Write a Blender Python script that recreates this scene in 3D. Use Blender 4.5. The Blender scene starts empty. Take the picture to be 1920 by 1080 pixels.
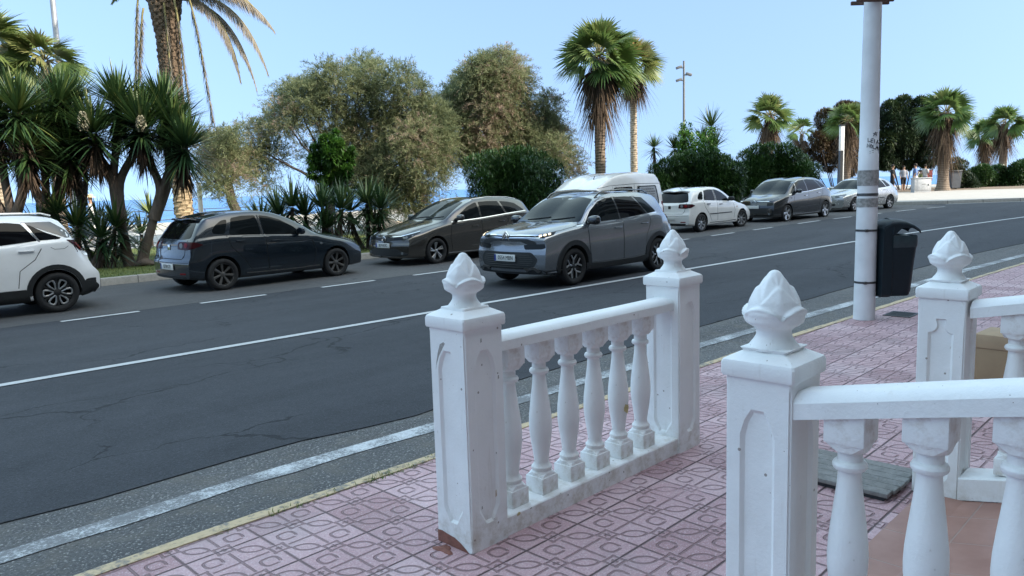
import bpy, bmesh, math, random
import numpy as np
from mathutils import Vector, Matrix
from mathutils.bvhtree import BVHTree
from mathutils.geometry import delaunay_2d_cdt

random.seed(7)
rng = np.random.default_rng(11)
PI = math.pi
R = math.radians
scene = bpy.context.scene
COL = scene.collection

def g(x):
    """height of the road surface: level at first, then climbing gently along the street"""
    x = np.minimum(x, 57.0)
    return .00725*((x-15)+np.sqrt((x-15)**2+36))-.008

# ------------------------------------------------------------------ node helpers
class N:
    """tiny expression wrapper: arithmetic on shader sockets makes Math nodes"""
    def __init__(s, nt, sock): s.nt, s.s = nt, sock
    def _m(s, op, b=None, c=None, rev=False):
        n = s.nt.nodes.new('ShaderNodeMath'); n.operation = op
        args = [s, b, c]
        if rev: args[0], args[1] = args[1], args[0]
        for i, a in enumerate(args):
            if a is None: continue
            if isinstance(a, N): s.nt.links.new(a.s, n.inputs[i])
            else: n.inputs[i].default_value = a
        return N(s.nt, n.outputs[0])
    def __add__(s, o): return s._m('ADD', o)
    __radd__ = __add__
    def __sub__(s, o): return s._m('SUBTRACT', o)
    def __rsub__(s, o): return s._m('SUBTRACT', o, rev=True)
    def __mul__(s, o): return s._m('MULTIPLY', o)
    __rmul__ = __mul__
    def __truediv__(s, o): return s._m('DIVIDE', o)
    def abs(s): return s._m('ABSOLUTE')
    def floor(s): return s._m('FLOOR')
    def round(s): return s._m('ROUND')
    def sqrt(s): return s._m('SQRT')
    def pow(s, p): return s._m('POWER', p)
    def max(s, o): return s._m('MAXIMUM', o)
    def min(s, o): return s._m('MINIMUM', o)
    def mod(s, o): return s._m('FLOORED_MODULO', o)
    def sign(s): return s._m('SIGN')
    def lt(s, o): return s._m('LESS_THAN', o)
    def gt(s, o): return s._m('GREATER_THAN', o)
    def sm(s, a, b):                       # smooth 0..1 between a and b
        n = s.nt.nodes.new('ShaderNodeMapRange'); n.interpolation_type = 'SMOOTHSTEP'
        s.nt.links.new(s.s, n.inputs[0]); n.inputs[1].default_value = a; n.inputs[2].default_value = b
        return N(s.nt, n.outputs[0])

class M:
    """material under construction"""
    def __init__(s, name, rough=.6, metal=0., spec=.5):
        s.m = bpy.data.materials.new(name); s.m.use_nodes = True
        s.nt = s.m.node_tree; s.b = s.nt.nodes['Principled BSDF']
        s.b.inputs['Roughness'].default_value = rough
        s.b.inputs['Metallic'].default_value = metal
        s.b.inputs['Specular IOR Level'].default_value = spec
        s._co = None
    def co(s, kind='Object'):
        n = s.nt.nodes.new('ShaderNodeTexCoord'); return n.outputs[kind]
    def xyz(s, kind='Object'):
        n = s.nt.nodes.new('ShaderNodeSeparateXYZ'); s.nt.links.new(s.co(kind), n.inputs[0])
        return [N(s.nt, o) for o in n.outputs]
    def vec(s, scale=(1, 1, 1), kind='Object'):
        n = s.nt.nodes.new('ShaderNodeMapping'); n.inputs['Scale'].default_value = scale
        s.nt.links.new(s.co(kind), n.inputs[0]); return n.outputs[0]
    def noise(s, scale, detail=4, rough=.55, vec=None, dist=0., out=0):
        n = s.nt.nodes.new('ShaderNodeTexNoise'); n.inputs['Scale'].default_value = scale
        n.inputs['Detail'].default_value = detail; n.inputs['Roughness'].default_value = rough
        n.inputs['Distortion'].default_value = dist
        s.nt.links.new(vec if vec is not None else s.co(), n.inputs['Vector'])
        return N(s.nt, n.outputs[out])
    def voro(s, scale, feature='F1', vec=None, out='Distance', rand=1.):
        n = s.nt.nodes.new('ShaderNodeTexVoronoi'); n.feature = feature
        n.inputs['Scale'].default_value = scale; n.inputs['Randomness'].default_value = rand
        s.nt.links.new(vec if vec is not None else s.co(), n.inputs['Vector'])
        return N(s.nt, n.outputs[out])
    def attr(s, name):
        n = s.nt.nodes.new('ShaderNodeAttribute'); n.attribute_name = name; return N(s.nt, n.outputs['Fac'])
    def ramp(s, f, stops):
        n = s.nt.nodes.new('ShaderNodeValToRGB'); s.nt.links.new(f.s, n.inputs[0])
        e = n.color_ramp.elements
        while len(e) < len(stops): e.new(.5)
        for el, (p, c) in zip(e, stops): el.position = p; el.color = (*c, 1)
        return n.outputs[0]
    def mix(s, f, a, b):
        n = s.nt.nodes.new('ShaderNodeMix'); n.data_type = 'RGBA'
        ins = [n.inputs[0], n.inputs[6], n.inputs[7]]
        for i, v in zip(ins, (f, a, b)):
            if isinstance(v, N): s.nt.links.new(v.s, i)
            elif isinstance(v, bpy.types.NodeSocket): s.nt.links.new(v, i)
            elif isinstance(v, tuple): i.default_value = (*v, 1)
            else: i.default_value = v
        return n.outputs[2]
    def col(s, c):
        if isinstance(c, tuple): s.b.inputs['Base Color'].default_value = (*c, 1)
        else: s.nt.links.new(c, s.b.inputs['Base Color'])
        return s
    def rough(s, f): s.nt.links.new(f.s, s.b.inputs['Roughness']); return s
    def bump(s, h, dist=.01, strength=1.):
        n = s.nt.nodes.new('ShaderNodeBump'); n.inputs['Distance'].default_value = dist
        n.inputs['Strength'].default_value = strength
        s.nt.links.new(h.s, n.inputs['Height']); s.nt.links.new(n.outputs[0], s.b.inputs['Normal']); return s
    def coat(s, w=1., r=.04):
        s.b.inputs['Coat Weight'].default_value = w; s.b.inputs['Coat Roughness'].default_value = r; return s

def simple(name, c, rough=.6, metal=0., var=.15, scale=8., bump=0., spec=.5):
    m = M(name, rough, metal, spec)
    f = m.noise(scale, 5)
    d = tuple(max(0, v*(1-var)) for v in c); l = tuple(min(1, v*(1+var)) for v in c)
    m.col(m.ramp(f, [(.3, d), (.7, l)]))
    if bump: m.bump(m.noise(scale*6, 3), bump)
    return m.m

# ------------------------------------------------------------------ mesh helpers
class MB:
    def __init__(s): s.v, s.f, s.mi = [], [], []
    def add(s, vs, fs, mi=0):
        o = len(s.v); s.v.extend([tuple(p) for p in vs])
        s.f.extend([tuple(i+o for i in f) for f in fs]); s.mi.extend([mi]*len(fs)); return s
    def box(s, c, d, rot=None, mi=0, bev=0):
        x, y, z = d[0]/2, d[1]/2, d[2]/2
        if bev:
            bm = bmesh.new(); bmesh.ops.create_cube(bm, size=1)
            for v in bm.verts: v.co = Vector((v.co.x*d[0], v.co.y*d[1], v.co.z*d[2]))
            bmesh.ops.bevel(bm, geom=bm.edges[:], offset=bev, segments=2, affect='EDGES', profile=.5)
            vs = [v.co.copy() for v in bm.verts]; bm.verts.index_update()
            fs = [[v.index for v in f.verts] for f in bm.faces]; bm.free()
        else:
            vs = [Vector((a*x, b*y, e*z)) for a, b, e in ((-1,-1,-1),(1,-1,-1),(1,1,-1),(-1,1,-1),(-1,-1,1),(1,-1,1),(1,1,1),(-1,1,1))]
            fs = [(3,2,1,0),(4,5,6,7),(0,1,5,4),(1,2,6,5),(2,3,7,6),(3,0,4,7)]
        if rot is not None: vs = [rot @ v for v in vs]
        return s.add([v+Vector(c) for v in vs], fs, mi)
    def tube(s, pts, rad, n=8, mi=0, cap=True):
        pts = [Vector(p) for p in pts]; k = len(pts)
        if not hasattr(rad, '__len__'): rad = [rad]*k
        vs, fs = [], []
        t0 = (pts[1]-pts[0]).normalized()
        a = Vector((0,0,1)) if abs(t0.z) < .9 else Vector((1,0,0))
        nrm = t0.cross(a).normalized()
        for i in range(k):
            t = (pts[min(i+1,k-1)]-pts[max(i-1,0)]).normalized()
            nrm = (nrm - t*nrm.dot(t)).normalized(); b = t.cross(nrm)
            for j in range(n):
                q = 2*PI*j/n; vs.append(pts[i]+(nrm*math.cos(q)+b*math.sin(q))*rad[i])
        for i in range(k-1):
            for j in range(n):
                fs.append((i*n+j, i*n+(j+1)%n, (i+1)*n+(j+1)%n, (i+1)*n+j))
        if cap: fs.append(tuple(range(n-1,-1,-1))); fs.append(tuple((k-1)*n+j for j in range(n)))
        return s.add(vs, fs, mi)
    def lathe(s, prof, n=24, loc=(0,0,0), mi=0, axis='Z', cap=True, rfun=None):
        vs, fs = [], []
        k = len(prof)
        for i, (r, z) in enumerate(prof):
            for j in range(n):
                q = 2*PI*j/n; rr = r if rfun is None else rfun(r, z, q)
                p = (rr*math.cos(q), rr*math.sin(q), z)
                if axis == 'Y': p = (p[0], p[2], -p[1])
                vs.append(Vector(p)+Vector(loc))
        for i in range(k-1):
            for j in range(n):
                fs.append((i*n+j, i*n+(j+1)%n, (i+1)*n+(j+1)%n, (i+1)*n+j))
        if cap:
            if prof[0][0] > 1e-5: fs.append(tuple(range(n-1,-1,-1)))
            if prof[-1][0] > 1e-5: fs.append(tuple((k-1)*n+j for j in range(n)))
        return s.add(vs, fs, mi)
    def prism(s, poly, fn, t0, t1, mi=0):
        """poly: 2-D outline; fn(u,v,t) -> 3-D; extruded from t0 to t1"""
        n = len(poly)
        vs = [fn(u, v, t0) for u, v in poly]+[fn(u, v, t1) for u, v in poly]
        fs = [tuple(range(n-1,-1,-1)), tuple(range(n, 2*n))]+[(i,(i+1)%n,n+(i+1)%n,n+i) for i in range(n)]
        return s.add(vs, fs, mi)
    def build(s, name, mats, parent=None, smooth=True, sharp=35, fixn=True):
        me = bpy.data.meshes.new(name); me.from_pydata(s.v, [], s.f)
        mats = mats if isinstance(mats, (list, tuple)) else [mats]
        for m in mats: me.materials.append(m)
        if len(mats) > 1: me.polygons.foreach_set('material_index', s.mi)
        if fixn:
            bm = bmesh.new(); bm.from_mesh(me); bmesh.ops.recalc_face_normals(bm, faces=bm.faces[:]); bm.to_mesh(me); bm.free()
        if smooth:
            me.shade_smooth()
            if sharp: me.set_sharp_from_angle(angle=R(sharp))
        o = bpy.data.objects.new(name, me); COL.objects.link(o)
        if parent is not None: o.parent = parent
        return o

def tag(o, label=None, cat=None, group=None, kind=None):
    if label: o['label'] = label
    if cat: o['category'] = cat
    if group: o['group'] = group
    if kind: o['kind'] = kind
    return o
def thing(name, label, cat, loc=(0,0,0), rotz=0, group=None):
    o = bpy.data.objects.new(name, None); o.empty_display_size = .2; COL.objects.link(o)
    o.location = loc; o.rotation_euler = (0, 0, rotz)
    return tag(o, label, cat, group)
def struct(o, label=None): o['kind'] = 'structure'; return o

def pchip(xs, ys):
    xs = np.array(xs, float); ys = np.array(ys, float); h = np.diff(xs); d = np.diff(ys)/h
    m = np.zeros(len(xs)); m[0] = d[0]; m[-1] = d[-1]
    for i in range(1, len(xs)-1):
        if d[i-1]*d[i] > 0:
            w1 = 2*h[i]+h[i-1]; w2 = h[i]+2*h[i-1]
            m[i] = (w1+w2)/(w1/d[i-1]+w2/d[i])
    def f(x):
        x = np.clip(x, xs[0], xs[-1]); i = np.clip(np.searchsorted(xs, x)-1, 0, len(h)-1)
        t = (x-xs[i])/h[i]
        return ys[i]*(1+2*t)*(1-t)**2+h[i]*m[i]*t*(1-t)**2+ys[i+1]*t*t*(3-2*t)+h[i]*m[i+1]*t*t*(t-1)
    return f

def text_mesh(name, body, size, mat, parent, loc, rot, sx=1., extrude=.0015):
    cu = bpy.data.curves.new(name, 'FONT'); cu.body = body; cu.size = size; cu.extrude = extrude
    cu.align_x = 'CENTER'; cu.align_y = 'CENTER'; cu.resolution_u = 2
    t = bpy.data.objects.new(name+'_tmp', cu); COL.objects.link(t)
    bpy.context.view_layer.update()
    me = bpy.data.meshes.new_from_object(t.evaluated_get(bpy.context.evaluated_depsgraph_get()))
    bpy.data.objects.remove(t); bpy.data.curves.remove(cu)
    me.materials.clear(); me.materials.append(mat)
    for v in me.vertices: v.co.x *= sx
    o = bpy.data.objects.new(name, me); COL.objects.link(o); o.parent = parent
    o.location = loc; o.rotation_euler = rot
    return o

# fast leaf meshes -----------------------------------------------------------
def np_mesh(name, verts, quads, mats, parent, tint=None, smooth=False, midx=None):
    me = bpy.data.meshes.new(name)
    nv, nf = len(verts), len(quads); k = quads.shape[1]
    me.vertices.add(nv); me.vertices.foreach_set('co', verts.astype(np.float32).ravel())
    me.loops.add(nf*k); me.loops.foreach_set('vertex_index', quads.astype(np.int32).ravel())
    me.polygons.add(nf); me.polygons.foreach_set('loop_start', (np.arange(nf)*k).astype(np.int32))
    me.update(calc_edges=True)
    for m in (mats if isinstance(mats, (list, tuple)) else [mats]): me.materials.append(m)
    if midx is not None: me.polygons.foreach_set('material_index', midx.astype(np.int32))
    if tint is not None:
        a = me.attributes.new('tint', 'FLOAT', 'POINT'); a.data.foreach_set('value', tint.astype(np.float32))
    if smooth: me.shade_smooth()
    o = bpy.data.objects.new(name, me); COL.objects.link(o)
    if parent is not None: o.parent = parent
    return o
def unit(a): return a/np.maximum(np.linalg.norm(a, axis=1, keepdims=True), 1e-9)
def rand_dirs(n): return unit(rng.normal(size=(n, 3)))
def diamonds(c, d, L, W, tint):
    """one diamond-shaped leaf per row"""
    n = len(c); s = unit(np.cross(d, rand_dirs(n)))
    L = np.broadcast_to(np.asarray(L, float), (n,))[:, None]; W = np.broadcast_to(np.asarray(W, float), (n,))[:, None]
    v = np.stack([c, c+d*L*.45+s*W*.5, c+d*L, c+d*L*.45-s*W*.5], 1).reshape(-1, 3)
    q = np.arange(n*4).reshape(n, 4)
    return v, q, np.repeat(tint, 4)
def ribbons(o, d, L, W, droop, tint, nseg=3, prof=None, side=None):
    """tapering, drooping ribbons: sword leaves, palm leaflets, fan segments"""
    n = len(o); L = np.broadcast_to(np.asarray(L, float), (n,)); W = np.broadcast_to(np.asarray(W, float), (n,))
    droop = np.broadcast_to(np.asarray(droop, float), (n,))
    up = np.array([0, 0, 1.])
    s = np.cross(d, up) if side is None else side
    bad = np.linalg.norm(s, axis=1) < .05
    s[bad] = np.array([1., 0, 0]); s = unit(s)
    if prof is None: prof = lambda t: (1-t)**.7
    vs = []
    for k in range(nseg+1):
        t = k/nseg
        p = o+d*(L*t)[:, None]; p[:, 2] -= droop*L*t*t
        w = (W*prof(t)*.5)[:, None]
        vs.append(p+s*w); vs.append(p-s*w)
    v = np.stack(vs, 1).reshape(-1, 3); m = 2*(nseg+1)
    q = np.concatenate([np.stack([np.arange(n)*m+2*k, np.arange(n)*m+2*k+1, np.arange(n)*m+2*k+3, np.arange(n)*m+2*k+2], 1) for k in range(nseg)])
    return v, q, np.repeat(tint, m)
def merge(parts):
    v, q, t, o = [], [], [], 0
    for a, b, c in parts:
        v.append(a); q.append(b+o); t.append(c); o += len(a)
    return np.concatenate(v), np.concatenate(q), np.concatenate(t)
# ------------------------------------------------------------------ materials
def leafmat(name, stops, trans=.3, rough=.45):
    m = M(name, rough)
    c = m.ramp(m.attr('tint'), stops); m.col(c)
    tr = m.nt.nodes.new('ShaderNodeBsdfTranslucent'); mx = m.nt.nodes.new('ShaderNodeMixShader')
    m.nt.links.new(c, tr.inputs['Color']); mx.inputs[0].default_value = trans
    m.nt.links.new(m.b.outputs[0], mx.inputs[1]); m.nt.links.new(tr.outputs[0], mx.inputs[2])
    m.nt.links.new(mx.outputs[0], m.nt.nodes['Material Output'].inputs[0])
    return m.m
L_TAM = leafmat('tamarisk_leaf', [(0, (.075,.10,.05)), (.35, (.165,.195,.095)), (.7, (.25,.275,.14)), (.9, (.32,.29,.18)), (1, (.40,.29,.23))], .45, .8)
L_OLE = leafmat('oleander_leaf', [(0, (.012,.035,.012)), (.6, (.035,.085,.02)), (1, (.08,.15,.03))], .2, .4)
L_BRT = leafmat('bright_leaf', [(0, (.02,.06,.012)), (.55, (.06,.15,.022)), (1, (.14,.26,.045))], .35, .4)
L_DARK = leafmat('pine_leaf', [(0, (.01,.025,.012)), (.6, (.025,.05,.018)), (1, (.06,.085,.02))], .2, .6)
L_BROWN = leafmat('brown_leaf', [(0, (.03,.018,.01)), (.5, (.07,.045,.022)), (.85, (.10,.075,.03)), (1, (.08,.10,.03))], .25, .7)
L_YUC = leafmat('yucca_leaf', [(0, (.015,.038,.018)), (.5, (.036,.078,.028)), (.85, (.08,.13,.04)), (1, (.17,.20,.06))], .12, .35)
L_DEAD = leafmat('dead_leaf', [(0, (.035,.022,.014)), (.6, (.10,.065,.04)), (1, (.24,.16,.09))], .2, .8)
L_FAN = leafmat('fan_leaf', [(0, (.035,.075,.025)), (.35, (.09,.16,.04)), (.62, (.16,.20,.06)), (.85, (.28,.25,.10)), (1, (.42,.26,.10))], .3, .45)
L_DATE = leafmat('date_leaf', [(0, (.10,.09,.075)), (.6, (.22,.19,.15)), (1, (.36,.31,.24))], .25, .7)
L_FLOW = leafmat('yucca_bloom', [(0, (.20,.20,.14)), (1, (.38,.36,.27))], .2, .7)

def paint(name, c, metal=.35, rough=.38, coat=1.):
    m = M(name, rough, metal); f = m.noise(3., 3)
    m.col(m.ramp(f, [(.3, tuple(v*.94 for v in c)), (.7, tuple(min(1,v*1.05) for v in c))])); m.coat(coat, .03)
    d = m.noise(14., 4); m.rough(d*.12+(rough-.06))
    return m.m
def glassmat(name, c=(.006,.008,.009), rough=.02, ior=1.25):
    m = M(name, rough, 0, .5); m.col(c); m.b.inputs['IOR'].default_value = ior; return m.m
P_NAVY = paint('navy_paint', (.006,.012,.019), .3, .24)
P_WHITE = paint('white_paint', (.80,.80,.80), 0., .3)
P_CREAM = paint('cream_white_paint', (.72,.71,.69), 0., .35)
P_TAUPE = paint('grey_brown_paint', (.070,.064,.056), .6, .22)
P_STEEL = paint('steel_grey_paint', (.23,.24,.255), .7, .22)
P_GRAPH = paint('graphite_paint', (.020,.021,.022), .5, .2)
P_SILVER = paint('silver_paint', (.46,.46,.45), .6, .26)
P_ROOFG = paint('grey_roof_paint', (.035,.035,.037), .4, .36)
P_BLACK = paint('gloss_black', (.006,.006,.007), 0., .25)
GLASS = glassmat('car_glass')
GLASS2 = glassmat('tinted_glass', (.004,.004,.005))
GLASSW = glassmat('windscreen_glass', (.012,.017,.020), .02, 1.21)
PLAST = simple('black_plastic', (.012,.013,.014), .55, 0, .2, 20)
RUBBER = simple('tyre_rubber', (.011,.011,.012), .8, 0, .2, 30)
WELL = simple('wheel_well', (.004,.004,.004), .9)
ALLOY = simple('alloy', (.42,.42,.42), .32, .85, .1, 20)
ALLOYD = simple('dark_alloy', (.13,.125,.12), .4, .7, .1, 20)
CHROME = simple('chrome', (.7,.7,.71), .12, 1., .04, 10)
LAMPC = glassmat('clear_lamp', (.16,.17,.18), .08)
LAMPD = glassmat('smoked_lamp', (.018,.02,.022), .05)
LAMPR = glassmat('red_lamp', (.16,.006,.008), .08)
LAMPRD = glassmat('dark_red_lamp', (.035,.006,.008), .08)
LAMPA = glassmat('amber_lamp', (.5,.22,.03), .1)
PLATE = simple('plate_white', (.62,.62,.60), .4, 0, .03)
PLATEB = simple('plate_blue', (.01,.03,.22), .4)
INK = simple('plate_black', (.01,.01,.01), .5)
m = M('lit_lamp', .3); m.col((.9,.8,.6)); m.b.inputs['Emission Color'].default_value = (1,.78,.45,1); m.b.inputs['Emission Strength'].default_value = .8; LIT = m.m

# white masonry paint with dirt in the places rain leaves it
def masonry(name, head=False):
    m = M(name, .55)
    f = m.noise(5., 6, .6); f2 = m.noise(38., 5, .65, vec=m.vec((1,1,.35)))
    x, y, z = m.xyz()
    base = m.ramp(f, [(.3, (.80,.80,.79)), (.7, (.86,.86,.855))])
    low = (z.sm(.26, .0))*(m.noise(14., 5, .7).sm(.40, .70))      # splash dirt near the ground
    c = m.mix(low*.7, base, (.46,.40,.31))
    if head: c = m.mix(z.sm(.62, .76)*m.noise(7., 5, .7).sm(.50, .68)*.5, c, (.43,.33,.25))
    spot = f2.sm(.67, .76)*.5
    c = m.mix(spot, c, (.44,.38,.32))
    streak = m.noise(9., 4, .6, vec=m.vec((3,3,.25))).sm(.60, .78)*.35
    c = m.mix(streak, c, (.56,.51,.45))
    chip = (m.voro(14., 'F1').lt(.075)+m.voro(31., 'F1').lt(.05)).min(1.)*m.noise(3., 2).sm(.47, .53)
    c = m.mix(chip*.8, c, (.22,.17,.14))
    m.col(c); m.rough(f2*.25+.45)
    m.bump(m.noise(70., 5, .7)+m.noise(11., 3)*1.8+m.noise(28., 3, vec=m.vec((1,1,.2)))*.5, .0035, .55)
    return m.m
MASON = masonry('white_masonry'); MASONB = masonry('white_masonry_rail_stained', True)
RUSTP = simple('bare_brick_render', (.24,.10,.075), .9, 0, .25, 25, .004)
STAIN = simple('grey_scuff', (.33,.31,.29), .8, 0, .3, 60)
YELST = simple('bare_yellow_patch', (.52,.43,.22), .8, 0, .15, 60)
BROWNST = simple('brown_stain', (.42,.33,.24), .8, 0, .3, 60)

def asphalt(name, dark, light, crack=1., speck=.12, tracks=True):
    m = M(name, .82, 0, .35)
    x, y, z = m.xyz()
    fine = m.voro(90. if crack else 42., 'F1'); fn = m.noise(70. if crack else 60., 5, .85)
    big = m.noise(.35, 5, .6); band = m.noise(1.1, 4, .6, vec=m.vec((.12, 1.3, 1)))
    mid = m.noise(4.5, 5, .65)
    f = big*.30+band*.40+mid*.20+m.noise(26., 5, .75)*.25-.07
    c = m.ramp(f, [(.36, dark), (.64, light)])
    c = m.mix(fn.sm(.535, .66)*speck*3, c, tuple(min(1, v*2.4+.04) for v in light))
    c = m.mix(fn.sm(.47, .36)*.6, c, tuple(v*.5 for v in dark))
    if not crack: c = m.mix(fine.lt(.30)*m.noise(60., 2).sm(.5,.56)*.85, c, (.36,.345,.32)); c = m.mix(m.noise(3., 5, .7).sm(.48,.66)*.5, c, (.15,.135,.115)); c = m.mix(m.noise(20., 5, .7).sm(.40,.30)*.6, c, (.045,.045,.044))
    if crack:
        wv = m.nt.nodes.new('ShaderNodeVectorMath'); wv.operation = 'MULTIPLY_ADD'
        nn = m.nt.nodes.new('ShaderNodeTexNoise'); nn.inputs['Scale'].default_value = 3.; nn.inputs['Detail'].default_value = 8
        m.nt.links.new(m.co(), nn.inputs['Vector']); m.nt.links.new(nn.outputs['Color'], wv.inputs[0])
        wv.inputs[1].default_value = (.35,.35,0); m.nt.links.new(m.vec((.5,.8,0)), wv.inputs[2])
        e = m.voro(.8, 'DISTANCE_TO_EDGE', wv.outputs[0])
        k = e.sm(.0075, .0025)*m.noise(.6, 3, .6).sm(.46, .56)
        e2 = m.voro(2.4, 'DISTANCE_TO_EDGE', wv.outputs[0])
        k = k.max(e2.sm(.014, .004)*m.noise(.42, 3, .6, vec=m.vec((1,1,1))).sm(.60, .68))
        c = m.mix(k*.7*crack, c, tuple(v*.35 for v in dark))
        m.bump(fine*.5+fn*.5-k*2., .006, .7)
    else:
        m.bump(fine+fn*.6, .010, .9)
    wht = m.noise(9., 4, .7).sm(.765, .80)*m.noise(.9, 2).sm(.55, .62)
    c = m.mix(wht*.6, c, (.45,.45,.44))
    m.col(c); return m.m
ROAD = asphalt('road_asphalt', (.020,.022,.027), (.049,.052,.060))
VERGE = asphalt('rough_verge_asphalt', (.062,.062,.063), (.140,.138,.135), 0, .3)

def roadpaint(name, wear, c=(.62,.63,.62)):
    m = M(name, .75); f = m.noise(55., 7, .85); b = m.noise(2.2, 6, .7)
    k = (f*.55+b*.45).sm(wear, wear+.10)
    m.col(m.mix(k, (.17,.172,.175), m.ramp(m.noise(30., 3), [(.3, tuple(v*.85 for v in c)), (.7, c)])))
    m.bump(f, .004, .5); return m.m
LINE = roadpaint('worn_white_line', .36, (.50,.51,.51))
LINEW = roadpaint('very_worn_white_line', .47, (.60,.62,.63))
PARKL = asphalt('parking_lane_asphalt', (.052,.052,.054), (.085,.083,.082), .6, .2)

# pink paving tile pressed with eyes and loops
def paving():
    m = M('pink_paving', .62, 0, .4)
    x, y, z = m.xyz()
    wob = m.noise(3., 2)*.012-.006
    U = (x-2.64)*(1/.182)+wob*2; V = (y-2.19)*(1/.179)+wob
    iu = U.round(); iv = V.round(); u = U-iu; v = V-iv
    par = ((iu+iv).mod(2.)).gt(.5)                # 0 eye, 1 loop
    e = 1-par*2
    w0, w1 = .046, .016
    def line(d): return d.abs().sm(w0, w1)
    a = .5-u.abs(); b = .5-v.abs()
    tip = (e*u.sign()*v.sign()).lt(0.)
    sidec = 1-tip
    g1 = (line(a)*(1-tip*b.lt(.27))).max(line(b)*(1-tip*a.lt(.27)))
    g2 = (line(a-.19)*b.lt(.25)).max(line(b-.19)*a.lt(.25)).max(line(a)*b.lt(.10)).max(line(b)*a.lt(.10))*tip
    c0 = .17; Rr = .415
    d1 = ((u-c0).pow(2.)+(v-c0).pow(2.)).sqrt()-Rr; d2 = ((u+c0).pow(2.)+(v+c0).pow(2.)).sqrt()-Rr
    eye = line(d1.max(d2))*(1-par)
    q = (u.abs().pow(3.)+v.abs().pow(3.)).pow(1/3.)
    loop = line(q-.215)*par*(1-((u+v).abs().lt(.05)*u.gt(0.)))
    gr = g1.max(g2).max(eye).max(loop)
    # worn shallow places
    wear = m.noise(1.6, 4, .6); gr = gr*wear.sm(.2, .42)
    T = (V-.5)*.5; jt = (T-T.round()).abs().sm(.012, .006)
    T2 = (U-.5)*.5; jx = (T2-T2.round()).abs().sm(.010, .005)*.6
    # each pair of cells is one cast tile with a shade of its own
    tv = m.nt.nodes.new('ShaderNodeCombineXYZ'); m.nt.links.new((T2.floor()).s, tv.inputs[0]); m.nt.links.new((T.floor()).s, tv.inputs[1])
    wn = m.nt.nodes.new('ShaderNodeTexWhiteNoise'); wn.noise_dimensions = '2D'; m.nt.links.new(tv.outputs[0], wn.inputs[0])
    tile = N(m.nt, wn.outputs[0])
    grain = m.noise(110., 4, .85); chips = m.voro(150.)
    f = tile*.45+m.noise(2.3, 4)*.35+grain*.25-.03
    c = m.ramp(f, [(.22, (.36,.20,.21)), (.5, (.50,.31,.325)), (.78, (.61,.42,.435))])
    c = m.mix(grain.sm(.53, .64)*.55, c, (.72,.64,.65)); c = m.mix(grain.sm(.46, .36)*.45, c, (.26,.17,.18))
    c = m.mix(chips.lt(.16)*.35, c, (.16,.10,.10))
    dirt = m.noise(.9, 5, .65).sm(.50, .72)
    c = m.mix(dirt*.45, c, (.33,.28,.28))
    c = m.mix(gr*.70, c, (.185,.110,.108))
    c = m.mix(jt.max(jx)*.85, c, (.05,.035,.032))
    m.col(c); m.rough(grain*.25+.45)
    m.bump((1-gr.max(jt))*1.+grain*.12+chips*.15, .011, .95)
    return m.m
PAVE = paving()
def terracotta():
    m = M('terracotta_tile', .42); x, y, z = m.xyz()
    U = x*(1/.33)+.1; V = y*(1/.33)+.32
    jt = (U-U.round()).abs().sm(.014, .007).max((V-V.round()).abs().sm(.014, .007))
    f = m.noise(6., 5)
    c = m.ramp(f, [(.3, (.27,.125,.090)), (.7, (.36,.19,.145))]); c = m.mix(jt*.7, c, (.34,.25,.21))
    m.col(c); m.bump(1-jt+m.noise(30., 3)*.15, .004, .7); return m.m
TERRA = terracotta()
def kerbpaint():
    m = M('yellow_kerb', .7); f = m.noise(22., 6, .7); b = m.noise(3., 4)
    k = (f*.7+b*.3).sm(.40, .52)
    m.col(m.mix(k, (.20,.18,.155), m.ramp(f, [(.3, (.46,.33,.18)), (.7, (.58,.45,.28))]))); m.bump(f, .008, .8); return m.m
KERBY = kerbpaint()
def kerbstone():
    m = M('kerb_stone', .8); x, y, z = m.xyz()
    U = x*1.0; j = (U-U.round()).abs().sm(.016, .008); f = m.noise(14., 5, .7)
    m.col(m.mix(j*.8, m.ramp(f, [(.3, (.22,.21,.19)), (.7, (.33,.31,.28))]), (.09,.085,.08))); m.bump(f-j, .008, .7); return m.m
KERB = kerbstone()
def promenade():
    m = M('pale_promenade', .8); x, y, z = m.xyz()
    U = x*(1/.6); V = y*(1/.6); j = (U-U.round()).abs().sm(.02, .01).max((V-V.round()).abs().sm(.02, .01))
    f = m.noise(2., 5)*.6+m.noise(40., 3)*.4
    m.col(m.mix(j*.4, m.ramp(f, [(.3, (.31,.29,.26)), (.7, (.38,.36,.33))]), (.22,.20,.18))); m.bump(f-j, .005, .5); return m.m
PROM = promenade()
def grassm():
    m = M('lawn', .8); f = m.noise(2.2, 5)*.5+m.noise(40., 4)*.5
    m.col(m.ramp(f, [(.3, (.06,.085,.018)), (.55, (.12,.15,.03)), (.75, (.20,.20,.06))])); m.bump(m.noise(90., 3), .03, 1.); return m.m
LAWN = grassm()
L_GRASS = leafmat('grass_blade', [(0, (.05,.08,.015)), (.6, (.12,.17,.03)), (1, (.24,.22,.08))], .3, .6)
SAND = simple('pale_sand', (.40,.35,.29), .95, 0, .12, 1.5, .03)
EARTH = simple('bare_earth', (.16,.12,.085), .95, 0, .25, 2., .02)
def seam():
    m = M('sea_water', .22, 0, .25); x, y, z = m.xyz()
    f = m.noise(.035, 6, .6, vec=m.vec((1., 2.6, 1))); 
    m.col(m.ramp(f, [(.3, (.020,.11,.30)), (.55, (.035,.16,.40)), (.78, (.12,.28,.48))]))
    m.bump(m.noise(.55, 7, .62, vec=m.vec((.7, 1.8, 1))), .5, .8); return m.m
SEA = seam()
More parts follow.
